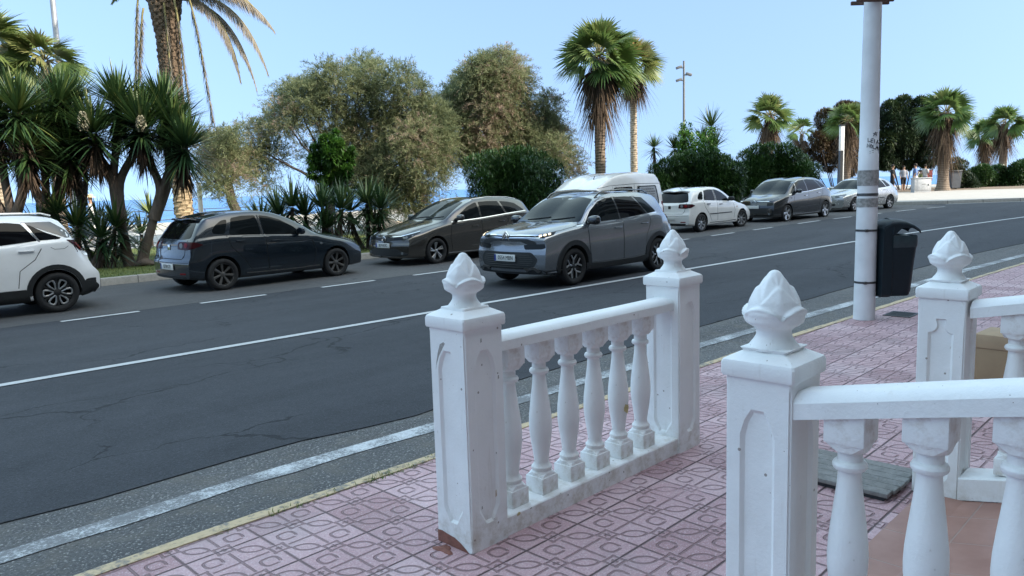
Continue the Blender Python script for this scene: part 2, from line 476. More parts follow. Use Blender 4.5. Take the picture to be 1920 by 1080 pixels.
def bark(name, a, b, sc=9., ring=0.):
    m = M(name, .92); f = m.noise(sc, 6, .65, vec=m.vec((1,1,.4)))
    if ring:
        x, y, z = m.xyz(); w = m.noise(3., 3)*.5
        r_ = ((z*ring+w).mod(1.)-.5).abs()*2; f2 = f*.6+r_*.4
    else: f2 = f
    m.col(m.ramp(f2, [(.28, a), (.72, b)])); m.bump(f2, .03, .9); return m.m
B_YUC = bark('yucca_bark', (.075,.055,.045), (.17,.13,.105), 10)
B_TAM = bark('tamarisk_bark', (.045,.036,.030), (.12,.095,.08), 8)
B_DATE = bark('date_palm_boots', (.055,.038,.026), (.21,.15,.10), 12)
B_DATEL = bark('date_palm_rings', (.24,.17,.10), (.48,.37,.24), 9)
B_FAN = bark('fan_palm_bark', (.10,.075,.055), (.27,.21,.16), 8, 9.)
B_FANP = bark('pale_palm_bark', (.24,.19,.14), (.46,.38,.29), 8, 9.)
B_PET = bark('palm_petiole', (.17,.15,.06), (.33,.29,.13), 8)
POLEC = simple('painted_concrete_pole', (.72,.72,.73), .6, 0, .08, 4., .002)
GALV = simple('galvanised_steel', (.34,.345,.35), .45, .5, .1, 4.)
DARKM = simple('dark_painted_steel', (.03,.034,.037), .5, .2, .15, 10)
BINP = simple('dark_blue_green_plastic', (.007,.016,.022), .5, 0, .15, 12, .001, .3)
BINL = simple('bin_sticker_green', (.022,.04,.046), .4, 0, .2, 20)
RUSTY = simple('rusty_timber', (.11,.065,.05), .9, 0, .3, 20)
STRAP = simple('steel_strap', (.10,.10,.10), .45, .7)
OLDTAPE = simple('old_glue', (.30,.285,.27), .85, 0, .4, 30)
WOODG = bark('weathered_plank', (.17,.165,.155), (.29,.28,.265), 14)
CARD = simple('brown_cardboard', (.29,.195,.115), .85, 0, .10, 6)
CARDE = simple('cardboard_lid', (.37,.26,.16), .85, 0, .10, 6)
ROCK = simple('beach_rock', (.40,.33,.26), .95, 0, .3, 5., .05)
FACADE = simple('cream_facade', (.34,.30,.25), .85, 0, .06, 1.)
BALC = simple('balcony_white', (.46,.43,.39), .8, 0, .06, 1.)
SKIN = simple('skin', (.42,.25,.17), .6)
C_WHITE = simple('white_cloth', (.70,.69,.66), .9, 0, .06, 12)
C_STRAW = simple('straw_hat', (.62,.50,.30), .9)
C_DARK = simple('dark_cloth', (.02,.02,.025), .9)
C_BLUE = simple('blue_cloth', (.12,.2,.4), .9)
C_GREEN = simple('olive_cloth', (.18,.2,.08), .9)
C_GREY = simple('grey_cloth', (.35,.36,.40), .9)
HAIR = simple('dark_hair', (.02,.015,.01), .7)
SIGNB = simple('blue_sign', (.01,.05,.30), .5)
SIGNR = simple('red_sign', (.25,.04,.04), .5)
# ------------------------------------------------------------------ ground, road, sea
def sheet(name, poly, dz, mat, step=1.5, flat=None, skirt=0, smoothed=True):
    """flat-lying sheet that follows the street's slope, cut to an outline"""
    pts = [Vector(p) for p in poly]; edges = []
    dense = []
    for i, p in enumerate(pts):
        q = pts[(i+1) % len(pts)]; n = max(1, int((q-p).length/max(step, 1.)))
        for k in range(n): dense.append(p.lerp(q, k/n))
    n = len(dense); edges = [(i, (i+1) % n) for i in range(n)]
    xs = [p.x for p in pts]; ys = [p.y for p in pts]
    px = np.array(xs); py = np.array(ys)
    gx, gy = np.meshgrid(np.arange(min(xs)+step*.5, max(xs), step), np.arange(min(ys)+step*.5, max(ys), step))
    gx, gy = gx.ravel(), gy.ravel()
    ins = np.zeros(len(gx), bool)
    for i in range(len(px)):
        j = (i+1) % len(px)
        c = (py[i] > gy) != (py[j] > gy)
        with np.errstate(divide='ignore', invalid='ignore'):
            ins ^= c & (gx < (px[j]-px[i])*(gy-py[i])/(py[j]-py[i]+1e-12)+px[i])
    extra = [Vector((a, b)) for a, b, k in zip(gx, gy, ins) if k]
    vs, es, fs, *_ = delaunay_2d_cdt(dense+extra, edges, [], 1, 1e-4)
    zf = (lambda x: flat) if flat is not None else (lambda x: float(g(x))+dz)
    b = MB(); b.add([(v.x, v.y, zf(v.x)) for v in vs], fs)
    if skirt:
        d = [(v.x, v.y) for v in dense]
        b.add([(x, y, zf(x)) for x, y in d]+[(x, y, zf(x)-skirt) for x, y in d],
              [(i, (i+1) % n, n+(i+1) % n, n+i) for i in range(n)])
    o = b.build(name, mat, None, smooth=False)
    return struct(o)
def offset_line(pl, d):
    out = []
    for i, p in enumerate(pl):
        a = Vector(pl[max(i-1, 0)]); b = Vector(pl[min(i+1, len(pl)-1)]); t = (b-a).normalized()
        out.append((p[0]-t.y*d, p[1]+t.x*d))
    return out
def strip_poly(pl, w): return offset_line(pl, w/2)+offset_line(pl, -w/2)[::-1]
def densify(pl, step=1.):
    xs = [p[0] for p in pl]; ys = [p[1] for p in pl]; f = pchip(xs, ys)
    n = int((xs[-1]-xs[0])/step)+1
    return [(x, float(f(x))) for x in np.linspace(xs[0], xs[-1], n)]

NEAR = [(-60,3.64),(0.9,3.64),(2.96,3.61),(5.93,3.54),(7.91,3.46),(9.24,3.40),(11.7,3.27),(16.13,2.95),(22,2.2),(30,.7),(38,-1.3),(47,-4.6),(60,-11)]
FAR = [(-60,16.9),(5,16.9),(11.4,16.6),(20,16.0),(30,14.85),(35,14.05),(38,13.35),(39.2,12.86)]
FAR2 = [(39.2,12.86),(39.5,11.7),(39.9,10.68),(41.1,9.22),(42.1,7.94),(44.2,4.5),(47,0.),(54,-9),(60,-16)]
nearL = densify(NEAR, 1.2); farL = densify(FAR, 1.5)+FAR2[1:]
COAST = [(110,-60),(104,8),(86,26),(62,38),(40,46),(18,50),(-70,52)]

sheet('ground', [(-70,-60),(110,-60)]+COAST[1:], -.22, EARTH, 6.)
sheet('road_verge', [(x, y-.3) for x, y in nearL]+[(60,-30),(64,20),(-60,20)], 0., VERGE, 2.)
edge = [(-60,4.86),(-6,4.86),(.88,4.85),(1.3,4.80),(1.57,4.82),(2.08,4.83),(2.7,4.81),(3.2,4.70),(3.81,4.64),(4.4,4.73),(5.12,4.77),(6.6,4.79),(8.24,4.80),(9.5,4.72),(10.92,4.63),(13,4.57),(16.47,4.44),(21.24,3.92),(26,3.1),(32,1.8),(40,-.4),(50,-4.2),(60,-9)]
sheet('road', [(x, y+random.uniform(-.015,.015)) for x, y in densify(edge, .45)]+[(66,-12),(66,19),(-60,19)], .008, ROAD, 1.6, skirt=.02)
CEN = [(-60,8.75),(1.7,8.61),(3.85,8.54),(7.06,8.43),(11.95,8.20),(16.5,7.88),(20.6,7.45),(24.93,6.78),(30.74,5.70),(36,4.35),(44,1.6),(52,-2.2)]
PKp = [(-60,12.62),(3.3,12.60),(9,12.58),(12,12.53),(21,12.08),(24.6,11.88),(28.1,11.70),(30.4,11.42),(33.9,10.95),(36.3,10.5),(37.6,10.2)]
sheet('parking_lane', densify(PKp, 1.)+[(39.6,11.6),(39.0,12.9),(38,13.4),(30,14.9),(20,16.1),(11.4,16.7),(5,17.),(-60,17.)], .0115, PARKL, 1.6)
LINEZ = .0155
sheet('centre_line', strip_poly(densify(CEN, .8), .125), LINEZ, LINE, 1.)
WH = [(-60,4.40),(.77,4.37),(1.9,4.38),(3.54,4.31),(7.11,4.22),(11.02,3.98),(13.77,3.84),(18.45,3.40),(24,2.6),(32,.9),(40,-1.1),(50,-5)]
wl = densify(WH, .35)
sheet('edge_line', offset_line(wl, .085)+offset_line([(x, y+random.uniform(-.018,.018)) for x, y in wl], -.075)[::-1], .005, LINEW, 1.)
dash = [(-3.3,-2.1),(-1.1,.05),(1.1,2.25),(3.3,4.4),(5.37,6.54),(7.66,8.85),(9.82,10.95),(12.0,13.2),(14.2,15.4),(16.4,17.6),(18.6,19.8),(20.97,22.25),(23.4,24.63),(26.44,28.1),(29.1,30.4),(31.6,32.7),(33.9,35.4),(36.27,37.5)]
PK = pchip([-8,3.3,8.85,12.0,20.97,24.63,28.1,30.4,33.9,36.27,37.52], [12.5,12.47,12.45,12.42,11.98,11.78,11.62,11.33,10.85,10.37,10.0])
b = MB()
for x0, x1 in dash:
    n = 4; a = []
    for k in range(n+1):
        x = x0+(x1-x0)*k/n; y = float(PK(x)); a.append((x, y))
    w = .055
    b.add([(x, y-w, float(g(x))+LINEZ) for x, y in a]+[(x, y+w, float(g(x))+LINEZ) for x, y in a], [(i, i+1, n+2+i, n+1+i) for i in range(n)])
struct(b.build('parking_line', LINE, None, smooth=False))
sheet('kerb_line', offset_line(FAR2, -.10)[2:]+offset_line(FAR2, -.26)[2:][::-1], LINEZ, LINE, 1.)

# pavement on the near side, with its yellow kerb
pin = offset_line(nearL, -.09)
sheet('pavement', pin+[(60,-60),(-60,-60)], .12, PAVE, 2.)
def kerb_strip(name, line, w, h0, h1, mat, jit=0.):
    inner = offset_line(line, w); b = MB(); n = len(line); vs = []
    for (x, y), (u, v) in zip(line, inner):
        j = random.uniform(-jit, jit)
        z = float(g(x)); zi = float(g(u)); s = .018
        fx, fy = (u-x)*s/abs(w), (v-y)*s/abs(w)
        vs += [(x, y+j, z+h0), (x, y+j, z+h1-s), (x+fx, y+fy+j, z+h1), (u, v, zi+h1), (u, v, zi+h0)]
    fs = []
    for i in range(n-1):
        for k in range(4): fs.append((i*5+k, i*5+k+1, i*5+k+6, i*5+k+5))
    b.add(vs, fs); return struct(b.build(name, mat, None, sharp=50))
kerb_strip('kerb', densify(NEAR, .25), -.09, -.2, .126, KERBY, .012)
kerb_strip('kerb', [p for p in farL], .15, -.2, .165, KERB)
# land on the sea side
fin = offset_line(farL, .15)
land = fin+[(60,-60),(110,-60)]+COAST[1:]
sheet('land', land, .150, EARTH, 4.)
lx = [p for p in fin if p[0] < 38]
sheet('lawn', lx+[(38,22),(24,25.5),(14,26.3),(-60,26.5)], .156, LAWN, 2.)
sheet('promenade', [(-60,26.6),(14,26.4),(24,25.6),(38,22.1),(44,22),(52,24),(60,22),(74,16),(80,20),(62,31),(40,37),(18,40),(-60,41)], .158, PROM, 2.5)
sheet('promenade', [p for p in fin if p[0] >= 38.]+[(62,-14),(60,2),(55.5,9.),(54.5,13.5),(52.2,17.),(44,20.5),(40.,20.)], .162, PROM, 2.)
sheet('beach', [(-70,41.1),(18,40.1),(40,37.1),(62,31.1),(80,20.1)]+[(86,26),(62,38),(40,46),(18,50),(-70,52)], .160, SAND, 3.)
cs = COAST; b = MB(); n = len(cs)
outc = [(x*1.0+(14 if x > 50 else 4), y+(14 if y > 20 else 2)) for x, y in cs]
b.add([(x, y, float(g(x))+.15) for x, y in cs]+[(x, y, -3.) for x, y in outc], [(i, i+1, n+i+1, n+i) for i in range(n-1)])
struct(b.build('beach_slope', SAND, None, smooth=False))
b = MB(); b.add([(-9000,-9000,-2.4),(9000,-9000,-2.4),(9000,9000,-2.4),(-9000,9000,-2.4)], [(0,1,2,3)])
struct(b.build('sea', SEA, None, smooth=False))
# iron cover plate let into the pavement by the pole
b = MB(); z = float(g(9.5))+.1205
b.box((9.54,2.96,z+.002), (.36,.30,.012), bev=.003)
for k in range(6): b.box((9.41+k*.05,2.96,z+.009), (.012,.26,.006))
tag(b.build('cover_plate', DARKM), 'dark metal service cover let into the pink pavement beside the pole', 'cover plate')
# sloping tiled way up to the terrace
RS = .206
def rampz(y): return .125+RS*max(0, .97-y)
b = MB(); ys = [1.16,.97,-1.6]; vs = []
for y in ys: vs += [(2.36,y,rampz(y)+.006),(4.16,y,rampz(y)+.006)]
vs += [(2.36,1.16,.05),(4.16,1.16,.05)]
b.add(vs, [(0,1,3,2),(2,3,5,4),(6,7,1,0)])
struct(b.build('terracotta_ramp', TERRA, None, smooth=False))
# weeds along the kerb
def weeds():
    c = []
    for x0, x1, n in ((1.78,2.05,60),(2.38,2.62,170),(2.62,2.9,110),(2.05,2.35,40),(3.0,3.12,30),(1.5,1.6,12)):
        x = rng.uniform(x0, x1, n); y = 3.54+rng.normal(0, .018, n); c.append(np.stack([x, y, np.full(n, .122)], 1))
    c = np.concatenate(c); n = len(c)
    d = unit(rng.normal(size=(n,3))*np.array([.8,.8,.3])+np.array([0,0,.55]))
    v, q, t = ribbons(c, d, rng.uniform(.015,.055,n), .006, .4, rng.random(n), 2)
    o = np_mesh('weeds', v, q, L_GRASS, None, t); tag(o, kind='stuff', label='low green weeds growing from the joint behind the yellow kerb', cat='weeds')
weeds()
def lawn_grass():
    n = 26000
    x = rng.uniform(2.5, 16, n); y = 17.1+rng.random(n)**1.2*9
    c = np.stack([x, y, g(x)+.155], 1)
    d = unit(rng.normal(size=(n,3))*np.array([.5,.5,.1])+np.array([0,0,1.]))
    v, q, t = ribbons(c, d, rng.uniform(.03,.085,n), .010, .3, rng.random(n), 2)
    o = np_mesh('grass', v, q, L_GRASS, None, t); tag(o, kind='stuff', label='short grass of the lawn strip between street and promenade', cat='grass')
lawn_grass()

# ------------------------------------------------------------------ balustrades
def facegrid(b, outer, hole, fn, depth, bev=.012):
    """a flat face with a sunken panel. outer/hole: 2-D outlines; fn(u,v,d) -> 3-D, d = depth below the face"""
    n, m = len(outer), len(hole)
    pts = [Vector(p) for p in outer+hole]
    es = [(i,(i+1)%n) for i in range(n)]+[(n+i,n+(i+1)%m) for i in range(m)]
    vs, _, fs, *_ = delaunay_2d_cdt(pts, es, [], 1, 1e-5)
    def inside(p):
        c = False
        for i in range(m):
            a, e = hole[i], hole[(i+1) % m]
            if (a[1] > p[1]) != (e[1] > p[1]) and p[0] < (e[0]-a[0])*(p[1]-a[1])/(e[1]-a[1])+a[0]: c = not c
        return c
    keep = [f for f in fs if not inside((sum(vs[i].x for i in f)/len(f), sum(vs[i].y for i in f)/len(f)))]
    b.add([fn(v.x, v.y, 0) for v in vs], keep)
    cx = sum(p[0] for p in hole)/m; cy = sum(p[1] for p in hole)/m
    hx = max(abs(p[0]-cx) for p in hole); hy = max(abs(p[1]-cy) for p in hole)
    inn = [(cx+(p[0]-cx)*(1-bev/hx), cy+(p[1]-cy)*(1-bev/hy)) for p in hole]
    b.add([fn(*p, 0) for p in hole]+[fn(*p, depth) for p in inn], [(i,(i+1)%m,m+(i+1)%m,m+i) for i in range(m)]+[tuple(range(m,2*m))])
def post_body(w, z0, z1, p0, p1, ogee):
    b = MB(); h = w/2; q = w*.27
    def arc(cx, cy, r, a0, a1, n=5): return [(cx+r*math.cos(R(a0+(a1-a0)*i/n)), cy+r*math.sin(R(a0+(a1-a0)*i/n))) for i in range(n+1)]
    bot = [(-q,p0+.065),(-q*.62,p0+.03),(-q*.35,p0),(q*.35,p0),(q*.62,p0+.03),(q,p0+.065)]
    if ogee: top = [(q,p1-.075)]+arc(q,p1-.03,.045*w/.23,-90,-180,4)+[(q*.42,p1-.006),(q*.34,p1),(-q*.34,p1),(-q*.42,p1-.006)]+arc(-q,p1-.03,.045*w/.23,0,-90,4)+[(-q,p1-.075)]
    else: top = [(q,p1-.085),(q*.74,p1-.035),(q*.36,p1),(-q*.36,p1),(-q*.74,p1-.035),(-q,p1-.085)]
    hole = bot+top; outer = [(-h,z0),(h,z0),(h,z1),(-h,z1)]
    for k in range(4):
        Rz = Matrix.Rotation(k*PI/2, 3, 'Z')
        facegrid(b, outer, hole, lambda u, v, d: Rz @ Vector((u, -(h-d), v)), .012)
    b.add([(-h,-h,z1),(h,-h,z1),(h,h,z1),(-h,h,z1)], [(0,1,2,3)])
    bm = bmesh.new()
    me = bpy.data.meshes.new('t'); me.from_pydata(b.v, [], b.f); bm.from_mesh(me); bmesh.ops.remove_doubles(bm, verts=bm.verts[:], dist=.0006)
    es = [e for e in bm.edges if abs(e.verts[0].co.x)>h-.001 and abs(e.verts[0].co.y)>h-.001 and abs(e.verts[1].co.x)>h-.001 and abs(e.verts[1].co.y)>h-.001 and abs(e.verts[0].co.z-e.verts[1].co.z)>.1]
    bmesh.ops.bevel(bm, geom=es, offset=.007, segments=2, affect='EDGES')
    bm.verts.index_update(); out = MB(); out.add([v.co.copy() for v in bm.verts], [[v.index for v in f.verts] for f in bm.faces]); bm.free(); bpy.data.meshes.remove(me)
    return out
def cap_mb(w, z):
    """moulded cap: straight lip, then a hipped top rising to the neck of the finial"""
    b = MB(); a = w/2
    rings = [(a-.015,z-.003),(a-.003,z),(a,z+.008),(a,z+.042),(a-.004,z+.052),(a-.014,z+.058),(a-.05,z+.078),(.078,z+.088),(.05,z+.09)]
    vs = []
    for r, zz in rings:
        c = min(.006, r*.1)
        vs += [(r,-r+c,zz),(r,r-c,zz),(r-c,r,zz),(-r+c,r,zz),(-r,r-c,zz),(-r,-r+c,zz),(-r+c,-r,zz),(r-c,-r,zz)]
    fs = [(i*8+j,i*8+(j+1)%8,(i+1)*8+(j+1)%8,(i+1)*8+j) for i in range(len(rings)-1) for j in range(8)]
    fs += [tuple(range(7,-1,-1)), tuple((len(rings)-1)*8+j for j in range(8))]
    return b.add(vs, fs)
def finial_mb(z, s, rot):
    b = MB()
    key = [(0,.076),(.006,.078),(.014,.074),(.03,.062),(.047,.054),(.058,.0535),(.068,.060),(.08,.074),(.098,.0855),(.115,.0875),(.128,.0845),(.145,.077),(.17,.0645),(.2,.047),(.225,.030),(.24,.019),(.247,.011),(.25,.0)]
    f = pchip([k[0] for k in key], [k[1] for k in key]); zs = list(np.linspace(0, .24, 58))+[.244,.2475,.25]
    def sstep(a, c, x): t = min(1, max(0, (x-a)/(c-a))); return t*t*(3-2*t)
    def rf(r, zz, q):
        h = (zz-z)/s; q = q+rot
        if h < .07: return r
        # four broad cupped leaves below, pointed ones overlapping above them
        e1 = .098+.040*abs(math.cos(2*q))**.6
        d = .0105*(1-sstep(e1-.004, e1+.004, h))*sstep(.066,.09,h)
        rim = .0045*math.exp(-((h-e1+.004)/.005)**2)
        e2 = .150+.050*abs(math.sin(2*q))**1.1
        d2 = .0065*(1-sstep(e2-.005, e2+.005, h))*sstep(.09,.12,h)
        e3 = .195+.035*abs(math.cos(2*q))
        d3 = .004*(1-sstep(e3-.006, e3+.006, h))*sstep(.13,.16,h)
        ridge = .003*abs(math.cos(4*q))**4*sstep(.12,.15,h)*(1-sstep(.2,.24,h))
        k = .985-.09*sstep(.08,.11,h)*(1-sstep(.2,.25,h))
        return (r*k/s+d+d2+d3+rim+ridge)*s if r > 1e-4 else 0
    b.lathe([(max(0,float(f(h)))*s, z+h*s) for h in zs], 96, rfun=rf, cap=False)
    return b
def baluster_mb(h, lean=0., wb=.118):
    """h: foot to underside of the rail. Square foot, bottle, bead, square head"""
    b = MB(); w = wb; H = h
    prof = [(.030,.07),(.050,.088),(.054,.093),(.054,.104),(.0485,.109),(.0485,.116),(.052,.121),(.052,.130),(.043,.139),(.038,.15),
            (.0375,.165),(.042,.20),(.051,.255),(.0575,.31),(.0585,.345),(.0565,.385),(.050,.44),(.042,.50),(.0355,.55),(.0330,.585),(.0335,.592)]
    k = (H-.20)/.592*.985
    prof = [(r, .0+z*1.) if z < .14 else (r, .14+(z-.14)*((H-.185-.14)/(.592-.14))) for r, z in prof]
    t = H-.185
    prof += [(.044,t+.003),(.049,t+.010),(.0495,t+.018),(.045,t+.026),(.0355,t+.031),(.035,t+.055),(.040,t+.062),(.047,t+.070),(.0565,t+.084),(.0575,t+.092),(.056,t+.10)]
    b.lathe(prof, 28)
    b.box((0,0,.0425), (w,w,.085), bev=.005)
    b.box((0,0,H-.045), (w,w,.105), bev=.005)
    # rounded shoulders between the square blocks and the turned part
    for z0, z1 in ((.085,.104),(H-.0975,H-.122)):
        a = w/2-.006
        vs = [(a,-a,z0),(a,a,z0),(-a,a,z0),(-a,-a,z0)]+[(.053*math.cos(R(22.5+45*i)),.053*math.sin(R(22.5+45*i)),z1) for i in range(8)]
        fs = [(0,1,4,11),(1,5,4),(1,2,6,5),(2,7,6),(2,3,8,7),(3,9,8),(3,0,10,9),(0,11,10)]
        b.add(vs, fs)
    return b
def rail_prof(w, h): return [(-w/2,0),(w/2,0),(w/2,h*.62),(w/2-.006,h*.74),(w/2-.022,h*.93),(w/2-.04,h),(-w/2+.04,h),(-w/2+.022,h*.93),(-w/2+.006,h*.74),(-w/2,h*.62)]
def balustrade(name, label, group, posts, axis, rail, foot, spots, bh, wb=.118):
    """posts: (x,y,width,z0,z1,ogee,rot); axis 'X' or 'Y'; rail/foot: outline + two end points"""
    px, py = posts[0][0], posts[0][1]
    t = thing(name, label, 'balustrade', (px, py, posts[0][3]), 0, group)
    O = Vector((px, py, posts[0][3]))
    def mv(b): b.v = [tuple(Vector(v)-O) for v in b.v]; return b
    ps = []
    for (x, y, w, z0, z1, og, rot, fs) in posts:
        pb = post_body(w, z0, z1-.058, z0+.115, z1-.058-.10, og); pb.v = [(a+x,c+y,e) for a,c,e in pb.v]
        po = mv(pb).build('post', MASON, t, sharp=28)
        c = cap_mb(w+.026, z1-.058); c.v = [(a+x,d+y,e) for a,d,e in c.v]; mv(c).build('cap', MASON, po, sharp=28)
        f = finial_mb(z1+.022, fs, rot); f.v = [(a+x,d+y,e) for a,d,e in f.v]; mv(f).build('finial', MASON, po, sharp=0)
        ps.append(po)
    for nm, (w, h, p0, p1, flat) in (('handrail', rail), ('base_rail', foot)):
        b = MB(); pr = rail_prof(w, h) if not flat else [(-w/2,0),(w/2,0),(w/2,h-.006),(w/2-.006,h),(-w/2+.006,h),(-w/2,h-.006)]
        a = Vector(p0); e = Vector(p1); n = 10 if not flat else 6
        vs = []; m = len(pr)
        for i in range(n+1):
            c = a.lerp(e, i/n); wv = 1. if flat else 1.
            for u, v in pr:
                jz = random.uniform(-.0012,.0012)
                vs.append(c+Vector((0,u,v+jz)) if axis == 'X' else c+Vector((u,0,v+jz)))
        fs = [(i*m+j,i*m+(j+1)%m,(i+1)*m+(j+1)%m,(i+1)*m+j) for i in range(n) for j in range(m)]+[tuple(range(m-1,-1,-1)),tuple(n*m+j for j in range(m))]
        b.add(vs, fs); mv(b).build(nm, MASON, t, sharp=30)
    first = None
    for (x, y, z) in spots:
        if first is None:
            first = o = baluster_mb(bh, 0, wb).build('baluster', MASONB, t, sharp=32)
        else:
            o = first.copy(); COL.objects.link(o); o.parent = t
        o.location = Vector((x, y, z))-O
    return t, ps
W1 = .236
b1, p1 = balustrade('balustrade', 'white balustrade with six balusters between two finial-topped posts, nearest the road', 'white balustrades',
    [(2.300,2.555,W1,.12,1.198,False,R(20),1.0),(4.000,2.545,W1,.12,1.198,False,R(-15),1.0)], 'X',
    (.150,.070,(2.41,2.545,1.005),(3.90,2.54,1.000),False), (.20,.095,(2.41,2.545,.121),(3.89,2.54,.121),True),
    [(2.555+.219*i,2.545,.215) for i in range(6)], .795)
yy = [.97,-1.45]
def rl(x, z0, w=.15, s=RS): return (w,.080,(x,.985,z0),(x,-1.45,z0+s*(.985+1.45)),False)
W2 = .215
b2, p2 = balustrade('balustrade', 'nearest white balustrade, its rail climbing right from one large finial-topped post', 'white balustrades',
    [(2.285,1.083,W2,.12,1.198,False,R(5),1.0)], 'Y', rl(2.265,1.026), (.17,.10,(2.265,.99,.122),(2.265,-1.45,.122+RS*2.44),True),
    [(2.263,.830-.216*i,.225+RS*(.15+.216*i)) for i in range(10)], .80+.016)
b3, p3 = balustrade('balustrade', 'white balustrade by the cardboard box, its post topped by a grey-tipped finial', 'white balustrades',
    [(4.268,1.105,W2,.05,1.198,True,R(40),1.0)], 'Y', rl(4.255,1.050,.15,.195), (.19,.115,(4.255,1.0,.128),(4.255,-1.45,.128+RS*2.45),True),
    [(4.255,.80-.216*i,.245+RS*(.2+.216*i)) for i in range(10)], .80)
# chipped corner, scuffs and stains of their own shape on the first post (flat flakes a millimetre proud)
def flake(name, pts, mat, parent, O, nrm, th=.0018):
    b = MB(); n = len(pts); nv = Vector(nrm)*th
    b.add([Vector(p)-O for p in pts]+[Vector(p)+nv-O for p in pts], [tuple(range(n)), tuple(range(n,2*n))]+[(i,(i+1)%n,n+(i+1)%n,n+i) for i in range(n)])
    return b.build(name, mat, parent, smooth=False)
O1 = Vector((2.300,2.555,.12)); xl = 2.300-W1/2; yf = 2.555-W1/2
flake('chipped_render', [(xl-.001,2.668,.12),(xl-.001,2.668,.175),(xl-.001,2.64,.178),(xl-.001,2.60,.172),(xl-.001,2.555,.168),(xl-.001,2.51,.152),(xl-.001,2.48,.135),(xl-.001,2.455,.12)], RUSTP, p1[0], O1, (-1,0,0), .003)
b = MB(); b.lathe([(.075,.0),(.065,.006),(.03,.011),(0,.012)], 18, rfun=lambda r,z,q: r*(.75+.25*math.sin(q*3+1)))
b.v = [(x*.55-.05+xl-O1.x, y+.02, z) for x, y, z in b.v]; b.build('fallen_render', RUSTP, p1[0])
flake('scuff', [(xl,2.60,1.065),(xl,2.575,1.078),(xl,2.565,1.072),(xl,2.585,1.045),(xl,2.61,1.01),(xl,2.628,.97),(xl,2.634,.945),(xl,2.630,.975),(xl,2.618,1.02)], STAIN, p1[0], O1, (-1,0,0), .0006)
for (x, z, w, h) in ((.10,1.085,.007,.020),(.10,.975,.007,.010),(.20,.90,.008,.018),(.03,.60,.006,.008),(.17,.55,.006,.008),(.16,.36,.009,.035),(.07,.32,.007,.015)):
    flake('scuff', [(xl+x-w/2,yf,z-h/2),(xl+x+w/2,yf,z-h/3),(xl+x+w/3,yf,z+h/2),(xl+x-w/3,yf,z+h/2.5)], STAIN if h < .03 else BROWNST, p1[0], O1, (0,-1,0), .0006)
bz = .215
for k in range(16):
    x = random.uniform(2.48, 3.85); z = random.choice((random.uniform(.13,.20), .207)); w = random.uniform(.005,.02); h = random.uniform(.004,.011)
    a0 = random.uniform(0, 6); yb = 2.545-.10
    flake('chip', [(x+w*math.cos(a0+a)*random.uniform(.5,1), yb, z+h*math.sin(a0+a)*random.uniform(.5,1)) for a in np.linspace(0, 2*PI, 7, endpoint=False)], random.choice((STAIN, BROWNST, YELST)), b1, O1, (0,-1,0), .0006)
b = MB()
for k in range(9):
    a = 2*PI*k/9
    b.v.append((3.43+.219*0+.022*math.cos(a), 2.545-.0585+.0035*0, bz+.285+.026*math.sin(a)*(1.2 if k%2 else .8)))
pts = [Vector(v) for v in b.v]
pc = [(p.x, 2.545-math.sqrt(max(0,.0592**2-(p.x-3.431)**2)), p.z) for p in pts]
flake('bare_patch', pc, YELST, b1, O1, (0,-1,0), .001)

# ------------------------------------------------------------------ duckboard, box
t = thing('wooden_duckboard', 'weathered board of grey planks lying at the foot of the tiled ramp', 'board', (4.14,1.52,.12))
fx = MB()
fx.box((0,0,.013), (.42,.50,.026))
fx.build('frame', DARKM, t, smooth=False)
for k in range(6):
    b = MB(); b.box((-.19+k*.076,random.uniform(-.008,.008),.037), (.072,.56+random.uniform(-.008,.008),.022), bev=.003); b.build('plank', WOODG, t)
t = thing('cardboard_box', 'brown cardboard box with folded lid standing on the pavement behind the farthest balustrade', 'box', (6.36,1.23,float(g(6.4))+.12), R(-4))
b = MB(); b.box((0,0,.19), (.34,.36,.38), bev=.006); b.build('carton', CARD, t)
b = MB(); b.box((0,0,.43), (.352,.372,.10), bev=.006); b.build('lid', CARDE, t)

# ------------------------------------------------------------------ street pole with bin
PX, PY = 9.03, 3.20; PZ = float(g(PX))+.12
t = thing('street_pole', 'tall pale round pole with scrawled graffiti and old tape, rising from the pink pavement', 'pole', (PX,PY,PZ))
b = MB(); b.lathe([(.117,0),(.118,.01),(.1155,.03),(.112,.8),(.107,1.6),(.104,1.9),(.1005,1.905),(.097,2.6),(.0895,3.6),(.084,5),(.078,8)], 40); b.build('shaft', POLEC, t)
vr = Matrix.Rotation(R(-45.6), 3, 'Z')
for z in (.43,1.02): 
    b = MB(); b.lathe([(.1148,z-.012),(.1175,z-.011),(.1175,z+.011),(.1148,z+.012)], 40, cap=False); b.box(vr @ Vector((-.05,-.113,z)), (.03,.02,.03), vr); b.build('strap', STRAP, t)
for z, h in ((1.42,.016),(1.33,.05),(1.58,.06),(1.66,.03)):
    b = MB(); b.lathe([(.1105,z-h),(.1122,z-h+.002),(.1122,z+h-.002),(.1105,z+h)], 40, cap=False, rfun=lambda r,zz,q: r+.0012*math.sin(q*7+zz*60)-.0008); b.build('torn_tape', OLDTAPE if h > .02 else STRAP, t)
b = MB()
for (x, y, zz, l, w) in ((-.03,-.115,3.50,.40,.035),(.02,.115,3.52,.42,.04),(.0,-.14,3.545,.34,.03)):
    b.box(vr @ Vector((x,y,zz)), (l,.03,w), vr @ Matrix.Rotation(R(random.uniform(-5,5)), 3, 'Y'), bev=.004)
b.build('timber_collar', RUSTY, t)
